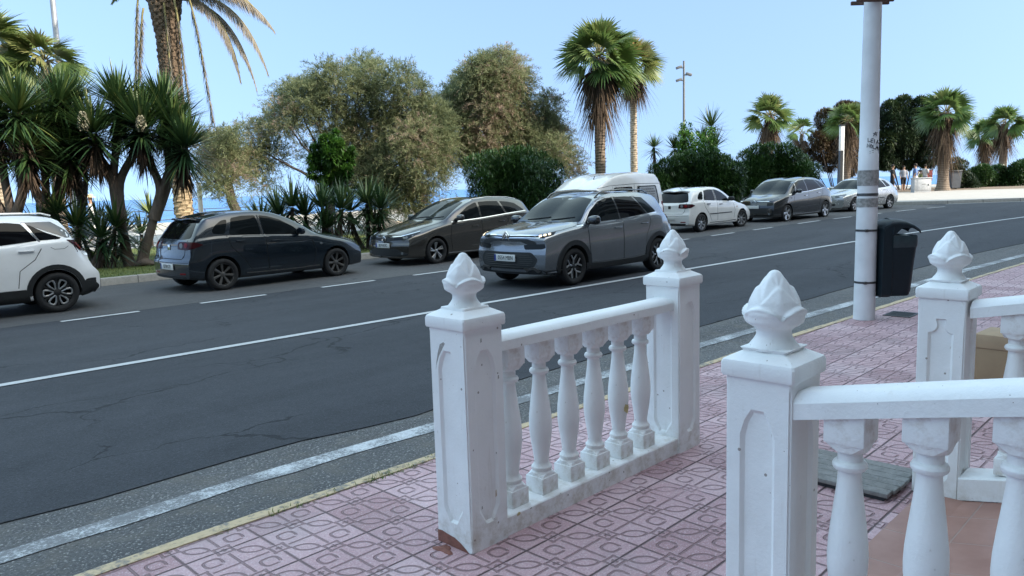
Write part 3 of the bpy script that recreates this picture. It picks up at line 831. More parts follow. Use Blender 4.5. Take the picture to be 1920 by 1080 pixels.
# graffiti: pen strokes lying on the pole's round face
def stroke(bm_, pts, r=.0034):
    out = []
    for u, z in pts:          # u metres round the face from its middle seen from the terrace, z height
        rad = .1045-(z-1.6)*.0085+.001
        a = u/.1; out.append(vr @ Vector((rad*math.sin(a), -rad*math.cos(a), z)))
    bm_.tube(out, r, 5)
gb = MB(); G = []
def gl(L, ox, oz, s): 
    for st in L: G.append([(ox+u*s, oz+v*s) for u, v in st])
A_ = [[(0,0),(.5,1),(.9,0)],[(.15,.4),(.85,.45)]]; L_ = [[(0,1),(.05,0),(.6,.1)]]; E_ = [[(.6,1),(0,.9),(.05,0),(.6,.05)],[(0,.5),(.5,.55)]]
I_ = [[(.2,1),(.2,0)]]; N_ = [[(0,0),(.1,1),(.6,0),(.7,1)]]; O_ = [[(.3,1),(0,.5),(.3,0),(.6,.5),(.3,1)]]; V_ = [[(0,1),(.3,0),(.7,1)]]
T_ = [[(0,.9),(.8,1)],[(.4,1),(.4,0)]]
gl(A_, .0,2.06,.045); gl([[(0,.4),(1,.6)]], -.005,2.065,.055)
for k, Lt in enumerate((L_,E_,I_,A_)): gl(Lt, -.055+k*.030,2.00-k*.008,.042)
for k, Lt in enumerate((N_,O_,L_,A_)): gl(Lt, -.062+k*.030,1.94-k*.008,.040)
gl([[(0,0),(1,.2)],[(0,-.5),(1,-.3)]], -.035,1.895,.04)
gl([[(0,0),(.5,.3),(.9,.2),(1.,-.6),(1.5,-1.3)]], .03,1.93,.045)
for s_ in G: stroke(gb, s_)
gb.build('graffiti', INK, t, sharp=0)
# litter bin hung on the pole
t = thing('litter_bin', 'dark hooded litter bin strapped to the pale pole', 'litter bin', (PX+.115*.7,PY-.115*.714,PZ+.265), R(-45.6))
def binsec(x0, x1, w, z, n=5, rc=.07):
    pts = [(x0,-w/2)]+[(x1-rc+rc*math.sin(R(90*i/n)), -w/2+rc-rc*math.cos(R(90*i/n))) for i in range(n+1)]
    pts += [(x1-rc+rc*math.cos(R(90*i/n)), w/2-rc+rc*math.sin(R(90*i/n))) for i in range(n+1)]+[(x0,w/2)]
    return [(x, y, z) for x, y in pts]
def loft(b, secs, cap=(True, True)):
    m = len(secs[0]); vs = [p for s in secs for p in s]
    fs = [(i*m+j,i*m+(j+1)%m,(i+1)*m+(j+1)%m,(i+1)*m+j) for i in range(len(secs)-1) for j in range(m)]
    if cap[0]: fs.append(tuple(range(m-1,-1,-1)))
    if cap[1]: fs.append(tuple((len(secs)-1)*m+j for j in range(m)))
    b.add(vs, fs)
b = MB(); loft(b, [binsec(.11,.335,.29,.012),binsec(.11,.345,.30,0.03),binsec(.11,.372,.335,.40),binsec(.11,.392,.355,.565)])
for k in range(5): 
    y = -.11+k*.055; b.tube([(.352,y*.85,.05),(.378,y*.95,.40),(.396,y,.56)], .004, 5)
b.build('tub', BINP, t, sharp=50)
b = MB(); loft(b, [binsec(.105,.396,.36,.56),binsec(.105,.402,.366,.575),binsec(.105,.404,.368,.672),binsec(.105,.398,.362,.690)], (False,False))
loft(b, [binsec(.105,.396,.36,.56),binsec(.105,.380,.344,.575),binsec(.105,.38,.344,.672),binsec(.105,.398,.362,.690)], (False,False)); b.build('rim_band', BINL, t, sharp=40)
b = MB(); loft(b, [binsec(.0,.12,.25,.0,rc=.03),binsec(.0,.125,.33,.03,rc=.03),binsec(0,.125,.36,.70,rc=.03),binsec(0,.125,.36,.78,rc=.03)]); b.build('back_spine', BINP, t, sharp=50)
b = MB(); secs = []
prf = [(.0,.76,.02),(.004,.80,.012),(.03,.845,.012),(.09,.872,.012),(.17,.878,.012),(.25,.868,.012),(.34,.832,.012),(.41,.795,.010),(.432,.778,.006)]
for x, z, th in prf:
    w = .368 if x < .35 else .368-(x-.35)*1.1
    secs.append([(x, w/2*math.sin(R(a))*1. , z-.055*(1-math.cos(R(a)))**1.2-(.0)) for a in range(-90,91,15)])
m = len(secs[0]); vs = [p for s in secs for p in s]; nv = len(vs); vs += [(x, y*.96, z-.014) for x, y, z in vs]
fs = [(i*m+j,i*m+j+1,(i+1)*m+j+1,(i+1)*m+j) for i in range(len(secs)-1) for j in range(m-1)]
fs += [tuple(nv+i for i in f[::-1]) for f in fs]
for i in range(len(secs)-1):
    for j in (0, m-1): fs.append((i*m+j,(i+1)*m+j,nv+(i+1)*m+j,nv+i*m+j))
for i in (0, len(secs)-1):
    for j in range(m-1): fs.append((i*m+j,i*m+j+1,nv+i*m+j+1,nv+i*m+j))
b.add(vs, fs)
for s in (-1,1): b.prism([(0,.70),(.12,.70),(.20,.775),(.34,.778),(.34,.790),(.10,.83),(.0,.80)], lambda u,v,tt: (u,tt,v), s*.170, s*.181)
b.tube([(.10,-.186,.70),(.105,-.186,.78),(.11,-.15,.852),(.112,0,.884),(.11,.15,.852),(.105,.186,.78),(.10,.186,.70)], .006, 6)
b.build('hood', BINP, t, sharp=40)
b = MB(); b.box((.245,0,.665), (.26,.33,.01)); b.build('dark_mouth', WELL, t, smooth=False)

# ------------------------------------------------------------------ building behind the terrace, whose shade fills the street
t = thing('apartment_building', 'cream apartment block with long white balconies standing behind the terrace', 'building', (-10,-11.5,0))
b = MB(); b.box((0,0,9.7), (114,13,19.6)); b.build('wall', FACADE, t, smooth=False)
for k in range(5):
    b = MB(); b.box((0,6.5+.6,3.3+k*3.1), (110,1.2,.22)); b.box((0,6.5+1.17,3.3+k*3.1+.56), (110,.06,.9)); b.build('balcony', BALC, t, smooth=False)
    b = MB()
    for i in range(36): b.box((-53.+i*3.05,6.505,4.55+k*3.1), (1.9,.06,2.1))
    b.build('glazing', GLASS2, t, smooth=False)['kind'] = 'stuff'
# ------------------------------------------------------------------ cars
def sstep(a, b, x): t = np.clip((x-a)/(b-a), 0, 1); return t*t*(3-2*t)
def catmull(P, sub):
    P = np.array(P, float); out = []
    for i in range(len(P)-1):
        p0 = P[max(i-1,0)]; p1 = P[i]; p2 = P[i+1]; p3 = P[min(i+2,len(P)-1)]
        for k in range(sub):
            t = k/sub
            out.append(.5*((2*p1)+(p2-p0)*t+(2*p0-5*p1+4*p2-p3)*t*t+(3*p1-p0-3*p2+p3)*t**3))
    out.append(P[-1]); return np.array(out)
def roundpoly(pts, r=.03, n=4):
    out = []; k = len(pts)
    for i in range(k):
        p = Vector(pts[i]); a = Vector(pts[i-1])-p; c = Vector(pts[(i+1)%k])-p
        d = min(r, a.length*.45, c.length*.45); s = p+a.normalized()*d; e = p+c.normalized()*d
        for j in range(n+1):
            t = j/n; out.append(tuple(s*(1-t)**2+p*2*t*(1-t)+e*t*t))
    return out
class Car:
    def __init__(s, name, label, cat, loc, rotz, sp, group):
        s.sp = sp; s.t = thing(name, label, cat, loc, rotz, group)
        s.L, s.Wh = sp['L'], sp['Wh']; s.xo = sp['FO']+sp['wb']/2
        s.paint = sp['paint']; s.body()
    def X(s, q): return s.xo-q
    def body(s):
        sp = s.sp; L, Wh = s.L, s.Wh
        Bf, Br = sp.get('Bf', .13), sp.get('Br', .08)
        top = pchip(*zip(*sp['top'])); belt = pchip(*zip(*sp['belt']))
        wf = pchip(*zip(*sp.get('w', [(0,.80),(.25,.90),(.6,.975),(1.2,1.),(L-1.2,1.),(L-.5,.97),(L-.1,.88),(L,.84)])))
        wc = pchip(*zip(*sp['cant'])); crown = sp.get('crown', .055)
        zb = pchip([0,.5,L-.5,L], [sp['zb']+.03,sp['zb'],sp['zb'],sp['zb']+.08])
        fo = pchip(*zip(*sp.get('foff', [(0,.10),(.30,.0),(.50,.0),(.62,.02),(.75,.06),(.95,.12)])))
        ro = pchip(*zip(*sp.get('roff', [(0,.12),(.35,.01),(.55,.0),(.68,.05),(.95,.07),(1.3,.07)])))
        ss = np.concatenate([Bf+np.linspace(0,1,14)**1.5*.7, np.linspace(Bf+.75, L-Br-.75, 50), L-Br-(np.linspace(1,0,14)**1.5*.7)])
        half = []
        for q in ss:
            w = float(wf(q))*Wh; zt = float(top(q)); z0 = float(zb(q))
            zc = zt-crown*min(1., .45+abs(0)); c = min(float(wc(q))+.045*float(sstep(1.1,1.9,q)), w-.03)
            be = min(float(belt(q)), zc-.045); hb = be-z0
            wb_ = max(w-.045, c+.012)
            P = [(w-.16,z0-.0),(w-.045,z0+.02),(w-.018,z0+.10),(w-.004,z0+hb*.40),(w,z0+hb*.66),(w-.012,be-.07),(wb_,be),
                 (c+(wb_-c)*.52+.045*min(zc-be,.45),be+(zc-be)*.52),(c,zc),(c*.86,zc+crown*.50),(c*.5,zc+crown*.88),(0,zt)]
            half.append(catmull(P, 3))
        half = np.array(half); nst, nr, _ = half.shape
        def place(q, y, z):
            bl = 1-sstep(Bf, Bf+.75, q); br = sstep(L-Br-.6, L-Br, q)
            q2 = q+float(fo(z))*bl-Bf*(1-min(1,(abs(y)/Wh)**2))*bl-float(ro(z))*br+Br*(1-min(1,(abs(y)/Wh)**2))*br
            return Vector((s.X(q2), y, z))
        vs = []; fs = []; ring = 2*nr-1
        for i, q in enumerate(ss):
            H = half[i]
            for j in range(nr): vs.append(place(q, H[j,0], H[j,1]))
            for j in range(nr-2, -1, -1): vs.append(place(q, -H[j,0], H[j,1]))
        for i in range(nst-1):
            for j in range(ring):
                k = (j+1) % ring
                fs.append((i*ring+j, i*ring+k, (i+1)*ring+k, (i+1)*ring+j))
        for i, flip in ((0, True), (nst-1, False)):
            H = half[i]; q = ss[i]; C = 12; rows = []
            for j in range(nr):
                a = i*ring+j
                if j == nr-1: rows.append([a]*(C+1)); continue
                bq = i*ring+(2*nr-2-j); row = [a]
                for k in range(1, C):
                    y = H[j,0]*(1-2*k/C); vs.append(place(q, y, H[j,1])); row.append(len(vs)-1)
                rows.append(row+[bq])
            for j in range(nr-1):
                for k in range(C):
                    f = [rows[j][k], rows[j][k+1], rows[j+1][k+1], rows[j+1][k]]
                    f = list(dict.fromkeys(f))
                    if len(f) > 2: fs.append(tuple(f[::-1] if flip else f))
            fs.append(tuple(rows[0] if flip else rows[0][::-1]))
        b = MB(); b.add(vs, fs)
        o = b.build('body', [s.paint, WELL], s.t, sharp=0)
        s.bvh = BVHTree.FromPolygons([v.co.copy() for v in o.data.vertices], [tuple(p.vertices) for p in o.data.polygons])
        r = sp['r']; ra = r+sp.get('gap', .045)
        cut = MB()
        for q in (sp['FO'], sp['FO']+sp['wb']):
            for sg in (1, -1):
                cut.lathe([(ra,-.18),(ra,.25)], 40, (s.X(q), sg*(Wh-.12), r+.01), axis='Y')
        co = cut.build('cut', [WELL, WELL], s.t, smooth=False)
        co.data.polygons.foreach_set('material_index', [1]*len(co.data.polygons))
        md = o.modifiers.new('b', 'BOOLEAN'); md.operation = 'DIFFERENCE'; md.object = co; md.solver = 'EXACT'
        bpy.context.view_layer.update()
        me = bpy.data.meshes.new_from_object(o.evaluated_get(bpy.context.evaluated_depsgraph_get()))
        o.modifiers.clear(); bpy.data.objects.remove(co)
        if len(me.polygons) > 500: o.data = me
        o.data.shade_smooth(); o.data.set_sharp_from_angle(angle=R(38)); s.bo = o
    def hit(s, proj, u, z, sg=1):
        Wh, L = s.Wh, s.L
        if proj == 'S': o, d = Vector((s.X(u), 3*sg, z)), Vector((0,-sg,0))
        elif proj == 'F': o, d = Vector((s.X(-2), u*sg, z)), Vector((-1,0,0))
        elif proj == 'R': o, d = Vector((s.X(L+2), u*sg, z)), Vector((1,0,0))
        elif proj == 'T': o, d = Vector((s.X(u), z*sg, 5)), Vector((0,0,-1))
        elif proj == 'D': o, d = Vector((s.X(u-2), (Wh+2)*sg, z)), Vector((-1,-sg,0)).normalized()
        elif proj == 'E': o, d = Vector((s.X(L-u+2), (Wh+2)*sg, z)), Vector((1,-sg,0)).normalized()
        p, n, i, dist = s.bvh.ray_cast(o, d)
        if p is None:
            p, n, i, dist = s.bvh.find_nearest(o+d*2.)
        if n.dot(d) > 0: n = -n
        return p, n
    def patch(s, name, proj, poly, mat, off=.004, sg=1, parent=None, r=.0, step=.055, label=None, thick=0.):
        if r: poly = roundpoly(poly, r)
        pts = []
        for i, p in enumerate(poly):
            p = Vector(p); q = Vector(poly[(i+1)%len(poly)]); n = max(1, int((q-p).length/step))
            for k in range(n): pts.append(p.lerp(q, k/n))
        n = len(pts); xs = [p.x for p in pts]; ys = [p.y for p in pts]; extra = []
        x = min(xs)+step/2
        while x < max(xs):
            y = min(ys)+step/2
            while y < max(ys):
                if min((Vector((x,y))-p).length for p in pts) > step*.45: extra.append(Vector((x,y)))
                y += step
            x += step
        vs, es, fs, orig, *_ = delaunay_2d_cdt(pts+extra, [(i,(i+1)%n) for i in range(n)], [], 1, 1e-5)
        used = sorted({i for f in fs for i in f}); rm = {i: k for k, i in enumerate(used)}
        vs = [vs[i] for i in used]; fs = [[rm[i] for i in f] for f in fs]
        out, nr = [], []
        for v in vs:
            p, nn = s.hit(proj, v.x, v.y, sg); out.append(p+nn*off); nr.append(nn)
        cnt = {}
        for f in fs:
            for a in range(len(f)):
                e = (f[a], f[(a+1)%len(f)]); cnt[tuple(sorted(e))] = cnt.get(tuple(sorted(e)), 0)+1
        bd = [e for e, c in cnt.items() if c == 1]; bv = sorted({i for e in bd for i in e}); mp = {i: len(out)+k for k, i in enumerate(bv)}
        low = [out[i]-nr[i]*(off+.012+thick) for i in bv]
        F = [tuple(f) for f in fs]
        b = MB(); b.add(out+low, F+[(i_, j_, mp[j_], mp[i_]) for i_, j_ in bd])
        # consistent outward facing for the main faces
        me = bpy.data.meshes.new(name); 
        Fo = []
        for f in F:
            a, c, d = out[f[0]], out[f[1]], out[f[2]]
            Fo.append(f if (c-a).cross(d-a).dot(nr[f[0]]) > 0 else f[::-1])
        me.from_pydata([tuple(v) for v in b.v], [], Fo+[tuple(f) for f in b.f[len(F):]])
        me.materials.append(mat); me.shade_smooth(); me.set_sharp_from_angle(angle=R(50))
        o = bpy.data.objects.new(name, me); COL.objects.link(o); o.parent = parent or s.t
        if label: o['label'] = label
        return o
    def both(s, name, proj, poly, mat, **k):
        return [s.patch(name, proj, poly, mat, sg=sg, **k) for sg in (1, -1)]
    def seam(s, proj, pts, w=.010, mat=None, off=.0015, name='shut_line', sides=(1,-1)):
        pl = [Vector(p) for p in pts]; L_, R_ = [], []
        for i, p in enumerate(pl):
            t = (pl[min(i+1,len(pl)-1)]-pl[max(i-1,0)]).normalized(); n = Vector((-t.y, t.x))*w/2
            L_.append(tuple(p+n)); R_.append(tuple(p-n))
        for sg in sides: s.patch(name, proj, L_+R_[::-1], mat or WELL, off=off, sg=sg, step=.06)
    def wheels(s, style, fins=None, tyre=RUBBER, rr=.69, steer=0):
        sp = s.sp; r = sp['r']; first = None
        for q in (sp['FO'], sp['FO']+sp['wb']):
            for sg in (1, -1):
                if first is None:
                    w = MB(); k = r*rr
                    w.lathe([(k*.98,-.09),(k*.98,-.02),(.075,-.015),(.07,-.03)], 28, axis='Y'); w.lathe([(.0,-.012),(k*.80,-.012),(k*.80,-.025)], 28, axis='Y')
                    wo = w.build('wheel', WELL, s.t)
                    ty = MB(); ty.lathe([(k,-.095),(k+.012,-.102),(r*.90,-.108),(r*.975,-.09),(r,-.06),(r,.06),(r*.975,.09),(r*.90,.106),(r*.80,.108),(k+.012,.100),(k,.092),(k*.97,.08)], 44, axis='Y', cap=False)
                    to = ty.build('tyre', RUBBER, wo, sharp=40)
                    rm = MB(); rm.lathe([(k*.96,-.02),(k*.95,.078),(k*.97,.094),(k*1.0,.096),(k*1.005,.088)], 44, axis='Y', cap=False)
                    dk, parts = style(rm, k)
                    ro = rm.build('rim', dk, wo, sharp=40); objs = [to, ro]
                    for nm, mm, mt in parts: objs.append(mm.build(nm, mt, wo, sharp=40))
                    first = (wo, objs); o = wo
                else:
                    o = first[0].copy(); COL.objects.link(o); o.parent = s.t
                    for c in first[1]:
                        d = c.copy(); COL.objects.link(d); d.parent = o
                o.location = (s.X(q), sg*(s.Wh-.118), r)
                rot = (PI if sg < 0 else 0)+(R(steer) if q == sp['FO'] else 0)
                o.rotation_euler = (0, random.uniform(0, 6.28)*0+R(17*(q > 1)), rot)
    def mirror(s, q, z, mat, base=None, k=1.):
        for sg in (1, -1):
            p, n = s.hit('S', q, z, sg); b = MB()
            c = p+Vector((-.02, sg*.13, .035))
            vs = []; fs = []; nu, nv = 14, 9
            for i in range(nv+1):
                for j in range(nu):
                    th = PI*i/nv; ph = 2*PI*j/nu
                    e = lambda v, pw: math.copysign(abs(v)**pw, v)
                    x = .075*e(math.sin(th)*math.cos(ph), .7); y = .115*e(math.cos(th), .75); zz = .075*e(math.sin(th)*math.sin(ph), .75)
                    if x < 0: x *= .45
                    vs.append(c+Vector((x*k, y*k, zz*k*(1+.12*sg*y/.115))))
            for i in range(nv):
                for j in range(nu): fs.append((i*nu+j, i*nu+(j+1)%nu, (i+1)*nu+(j+1)%nu, (i+1)*nu+j))
            b.add(vs, fs); mo = b.build('door_mirror', mat, s.t, sharp=0)
            a = MB(); a.tube([p+Vector((0,-sg*.03,-.015)), p+Vector((-.01,sg*.035,-.01)), c+Vector((0,-sg*.04,-.035))], [.04,.032,.028], 8); a.build('mirror_arm', base or PLAST, mo)
    def handles(s, qs, mat, w=.19):
        for q, z in qs:
            for sg in (1, -1):
                p, n = s.hit('S', q, z, sg); b = MB()
                b.box(p+n*.022, (w,.022,.026), bev=.009); b.box(p+n*.008+Vector((w*.38,0,0)), (.03,.03,.022)); b.box(p+n*.008-Vector((w*.38,0,0)), (.03,.03,.022))
                b.build('door_handle', mat, s.t)
    def plate(s, front, z, txt, y=0., w=.52, h=.112, tilt=0):
        p, n = s.hit('F' if front else 'R', y, z); b = MB()
        d = 1 if front else -1; x = p.x+d*.010
        b.box((x, y, z), (.012, w, h), bev=.004); o = b.build('number_plate', PLATE, s.t)
        c = MB(); c.box((x+d*.0065, y-d*(w/2-.022)*1., z), (.003, .040, h-.008)); 
        c.build('plate_band', PLATEB, o, smooth=False)
        if txt: text_mesh('plate_lettering', txt, h*.86, INK, o, (x+d*.0078, y+d*.02, z), (PI/2, 0, d*PI/2), .80)
    def tube(s, name, pts, r, mat, sides=(1,-1), n=6):
        for sg in sides:
            b = MB(); b.tube([Vector((s.X(q), y*sg, z)) for q, y, z in pts], r, n); b.build(name, mat, s.t)
    def wipers(s, q, z, y0=.1):
        b = MB()
        for y in (-.45, .12):
            P = []
            for k in range(5):
                p, n = s.hit('F', y+k*.12, z+.012*k); P.append(p+n*.012)
            b.tube(P, .008, 5)
        b.build('wiper', PLAST, s.t)

# wheel styles: (rim material, [(part, mesh, material)])
def bar(b, a0, r0, a1, r1, w0, w1, y0, y1, th=.018):
    p = Vector((r0*math.cos(a0), 0, r0*math.sin(a0))); q = Vector((r1*math.cos(a1), 0, r1*math.sin(a1))); t = (q-p).normalized(); n = Vector((-t.z, 0, t.x))
    vs = []
    for c, w, y in ((p, w0, y0), (q, w1, y1)):
        for sgn, yy in ((1,y-th),(1,y-.004),(.6,y),(-.6,y),(-1,y-.004),(-1,y-th)):
            vs.append(c+n*sgn*w/2+Vector((0,yy,0)))
    b.add(vs, [(i,(i+1)%6,6+(i+1)%6,6+i) for i in range(6)]+[(5,4,3,2,1,0),(6,7,8,9,10,11)])
def hub(b, r=.05, y=.07): b.lathe([(r,y-.05),(r,y-.004),(r*.85,y),(0,y+.003)], 18, axis='Y')
def st_seven(b, k):
    for i in range(7):
        a = 2*PI*i/7; bar(b, a, .03, a, k*.96, .030, .052, .058, .078)
    hub(b, .048, .066); return ALLOYD, []
def st_petal(b, k):
    s = MB()
    for i in range(6):
        a = 2*PI*i/6+.3; d = .30
        bar(s, a-.10, .055, a-d, k*.62, .020, .020, .076, .082); bar(s, a+.10, .055, a+d, k*.62, .020, .020, .076, .082)
        bar(s, a-d, k*.60, a-d*.85, k*.86, .026, .026, .082, .086); bar(s, a+d, k*.60, a+d*.85, k*.86, .026, .026, .082, .086)
        bar(s, a-d*.9, k*.85, a-d*.3, k*.955, .026, .03, .086, .088); bar(s, a+d*.9, k*.85, a+d*.3, k*.955, .026, .03, .086, .088); bar(s, a-d*.35, k*.95, a+d*.35, k*.95, .034, .034, .088, .088)
        bar(b, a+PI/6, .04, a+PI/6, k*.96, .05, .03, .060, .070)
    hub(b, .05, .07); return PLAST, [('rim_face', s, ALLOY)]
def st_turbine(b, k):
    s = MB()
    for i in range(5):
        a = 2*PI*i/5
        bar(s, a-.08, .03, a+.10, k*.96, .030, .034, .064, .084); bar(s, a+.28, k*.36, a+.42, k*.96, .016, .040, .064, .084); bar(s, a+.0, k*.34, a+.30, k*.40, .020, .022, .066, .066)
        bar(s, a+.10, k*.90, a+.40, k*.93, .030, .030, .084, .084)
    hub(s, .042, .07); return PLAST, [('rim_face', s, ALLOY)]
def st_cross(b, k):
    s = MB()
    for i in range(5):
        a = 2*PI*i/5+.31
        bar(s, a, .035, a, k*.52, .030, .030, .070, .078)
        bar(s, a, k*.50, a+.34, k*.95, .028, .026, .078, .086); bar(s, a, k*.50, a-.34, k*.95, .028, .026, .078, .086)
        bar(b, a+PI/5, .04, a+PI/5, k*.96, .06, .05, .050, .060)
    hub(b, .05, .072); return PLAST, [('rim_face', s, ALLOY)]
def st_multi(n, w):
    def f(b, k):
        for i in range(n):
            a = 2*PI*i/n; bar(b, a, .03, a, k*.97, w, w*1.3, .060, .082)
        hub(b, .055, .07); return ALLOY, []
    return f
def st_disc(b, k):
    b.lathe([(k*.95,.060),(k*.6,.074),(.0,.078)], 30, axis='Y')
    return ALLOY, []

GP = 'cars parked along the sea side of the street'
def hatch_spec(p): return dict(L=3.98, Wh=.85, FO=.80, wb=2.50, r=.298, zb=.19, paint=p, Bf=.14, Br=.09,
    top=[(.1,.60),(.18,.68),(.32,.755),(.6,.835),(.95,.905),(1.2,.975),(1.5,1.135),(1.85,1.30),(2.15,1.395),(2.5,1.44),(2.9,1.435),(3.3,1.385),(3.52,1.325),(3.66,1.20),(3.80,1.02),(3.86,.93),(3.9,.84)],
    belt=[(0,.62),(1.0,.86),(1.3,.92),(3.3,1.02),(3.9,.96)],
    cant=[(0,.60),(.6,.66),(1.1,.70),(1.4,.68),(1.9,.635),(2.5,.625),(3.2,.60),(3.55,.59),(3.8,.66),(3.9,.70)])
def build_hatch(c, white=False):
    sp = c.sp
    # glass
    c.both('side_window', 'S', [(1.60,.945),(1.74,1.10),(2.02,1.255),(2.28,1.335),(2.455,1.36),(2.40,.985)], GLASS, r=.03)
    c.both('side_window', 'S', [(2.48,.99),(2.53,1.362),(2.80,1.365),(3.02,1.335),(3.12,1.03)], GLASS, r=.03)
    c.both('quarter_window', 'S', [(3.20,1.045),(3.10,1.315),(3.22,1.295),(3.37,1.20),(3.43,1.11),(3.41,1.06)], GLASS, r=.05)
    c.both('window_trim', 'S', [(2.425,.985),(2.47,1.36),(2.505,1.362),(2.46,.988)], PLAST, off=.0025)
    c.patch('windscreen', 'F', [(-.66,.985),(.66,.985),(.60,1.12),(.52,1.335),(.40,1.375),(0,1.39),(-.40,1.375),(-.52,1.335),(-.60,1.12)], GLASSW, r=.04)
    c.patch('rear_window', 'R', [(-.64,1.00),(-.45,.975),(.45,.975),(.64,1.00),(.585,1.15),(.50,1.285),(.3,1.305),(-.3,1.305),(-.50,1.285),(-.585,1.15)], GLASS2, r=.05)
    b = MB(); n = 12; vs = []
    for k in range(n+1):
        y = -.53+1.06*k/n; p, _ = c.hit('T', 3.50, y); e = .05*(1-abs(y/.53)**3)
        vs += [p+Vector((.06,0,.004)), p+Vector((0,0,.014)), p+Vector((-.10-e,0,.004)), p+Vector((-.10-e,0,-.014)), p+Vector((0,0,-.03))]
    b.add(vs, [(i*5+j,i*5+(j+1)%5,(i+1)*5+(j+1)%5,(i+1)*5+j) for i in range(n) for j in range(5)]+[(0,1,2,3,4),tuple(n*5+j for j in (4,3,2,1,0))])
    b.build('roof_spoiler', c.paint, c.t)
    # doors and seams
    c.both('door', 'S', [(1.36,.36),(1.30,.62),(1.42,.90),(2.40,.965),(2.36,.34)], c.paint, off=.003, r=.03)
    c.both('door', 'S', [(2.375,.34),(2.415,.966),(3.17,1.015),(3.10,.80),(2.85,.55),(2.72,.34)], c.paint, off=.003, r=.03)
    c.seam('S', [(1.35,.36),(1.29,.62),(1.41,.905)]); c.seam('S', [(2.365,.33),(2.408,.97)]); c.seam('S', [(2.72,.34),(2.86,.55),(3.11,.80),(3.18,1.02)])
    c.both('rubbing_strip', 'S', [(1.50,.545),(1.50,.575),(2.36,.580),(2.36,.548)], PLAST if white else c.paint, off=.012, r=.01)
    c.both('rubbing_strip', 'S', [(2.385,.548),(2.385,.580),(2.86,.583),(2.84,.552)], PLAST if white else c.paint, off=.012, r=.01)
    c.seam('S', [(1.22,.285),(2.0,.272),(2.84,.285)], .02, PLAST if white else ALLOYD, .003, 'sill_strip')
    c.seam('T', [(.42,.62),(.8,.66),(1.18,.70)], .008); c.seam('R', [(-.60,.96),(-.56,.70),(-.50,.62),(.50,.62),(.56,.70),(.60,.96)], .012, sides=(1,))
    c.seam('R', [(-.78,.56),(0,.55),(.78,.56)], .01, sides=(1,))
    # lamps
    c.both('headlight', 'D', [(-.52,.60),(-.16,.62),(.16,.72),(.36,.80),(.16,.795),(-.30,.74),(-.50,.68)], LAMPC, r=.03, off=.005)
    tl = c.both('taillight', 'E', [(-.44,.80),(-.40,.93),(-.15,.935),(.15,.925),(.30,.875),(.10,.815),(-.15,.785)], LAMPRD if not white else LAMPRD, r=.04, off=.008)
    for k, (a, z) in enumerate(((-.30,.865),(-.14,.868))):
        pl = [(a+.055*math.cos(q), z+.045*math.sin(q)) for q in np.linspace(0, 2*PI, 12, endpoint=False)]
        for o, sg in zip(tl, (1,-1)): c.patch('lamp_lens', 'E', pl, LAMPR if k else LAMPC, off=.012, sg=sg, parent=o, step=.03)
    c.both('reflector', 'R', [(.44,.335),(.44,.365),(.62,.37),(.62,.34)], LAMPR, r=.01)
    c.both('side_repeater', 'S', [(1.14,.715),(1.14,.745),(1.20,.748),(1.20,.718)], LAMPC if not white else LAMPA, r=.012, off=.006)
    c.both('fog_lamp', 'F', [(.52,.33),(.50,.39),(.58,.42),(.66,.40),(.66,.34)], LAMPC, r=.02)
    c.patch('lower_grille', 'F', [(-.42,.28),(-.46,.40),(.46,.40),(.42,.28)], PLAST, r=.03)
    c.patch('grille', 'F', [(-.26,.555),(-.32,.645),(.32,.645),(.26,.555)], PLAST, r=.03)
    c.patch('rear_valance', 'R', [(-.62,.23),(-.62,.31),(.62,.31),(.62,.23)], PLAST, r=.02)
    em = MB(); p, n = c.hit('R', 0, .83); em.box(p+n*.006, (.012,.10,.10), bev=.004); em.build('badge', CHROME if not white else PLAST, c.t)
    c.plate(False, .475, '0278 KTF' if not white else '', 0.)
    c.mirror(1.66, .985, c.paint if not white else PLAST); c.handles([(2.20,.86),(2.93,.90)], c.paint if not white else PLAST, .17)
    c.wipers(1.3, 1.0)
    b = MB(); p, n = c.hit('T', 3.25, 0); b.tube([p, p+Vector((-.02,0,.03)), p+Vector((-.30,0,.20))], [.014,.008,.003], 5); b.build('aerial', PLAST, c.t)

def car_navy():
    c = Car('parked_hatchback', 'dark navy five-door hatchback parked in front of the crossing yucca trunks', 'car', (7.66,14.66,.014), R(1.5), hatch_spec(P_NAVY), GP)
    build_hatch(c); c.wheels(st_seven)
car_navy()
def car_white():
    c = Car('parked_hatchback', 'small white hatchback with black rubbing strips, its tail towards the white van', 'car', (23.62,13.87,.135), R(-2.5), hatch_spec(P_CREAM), GP)
    c.t.rotation_euler[1] = R(-.7)
    build_hatch(c, True); c.wheels(st_multi(8, .030), steer=-12)
car_white()

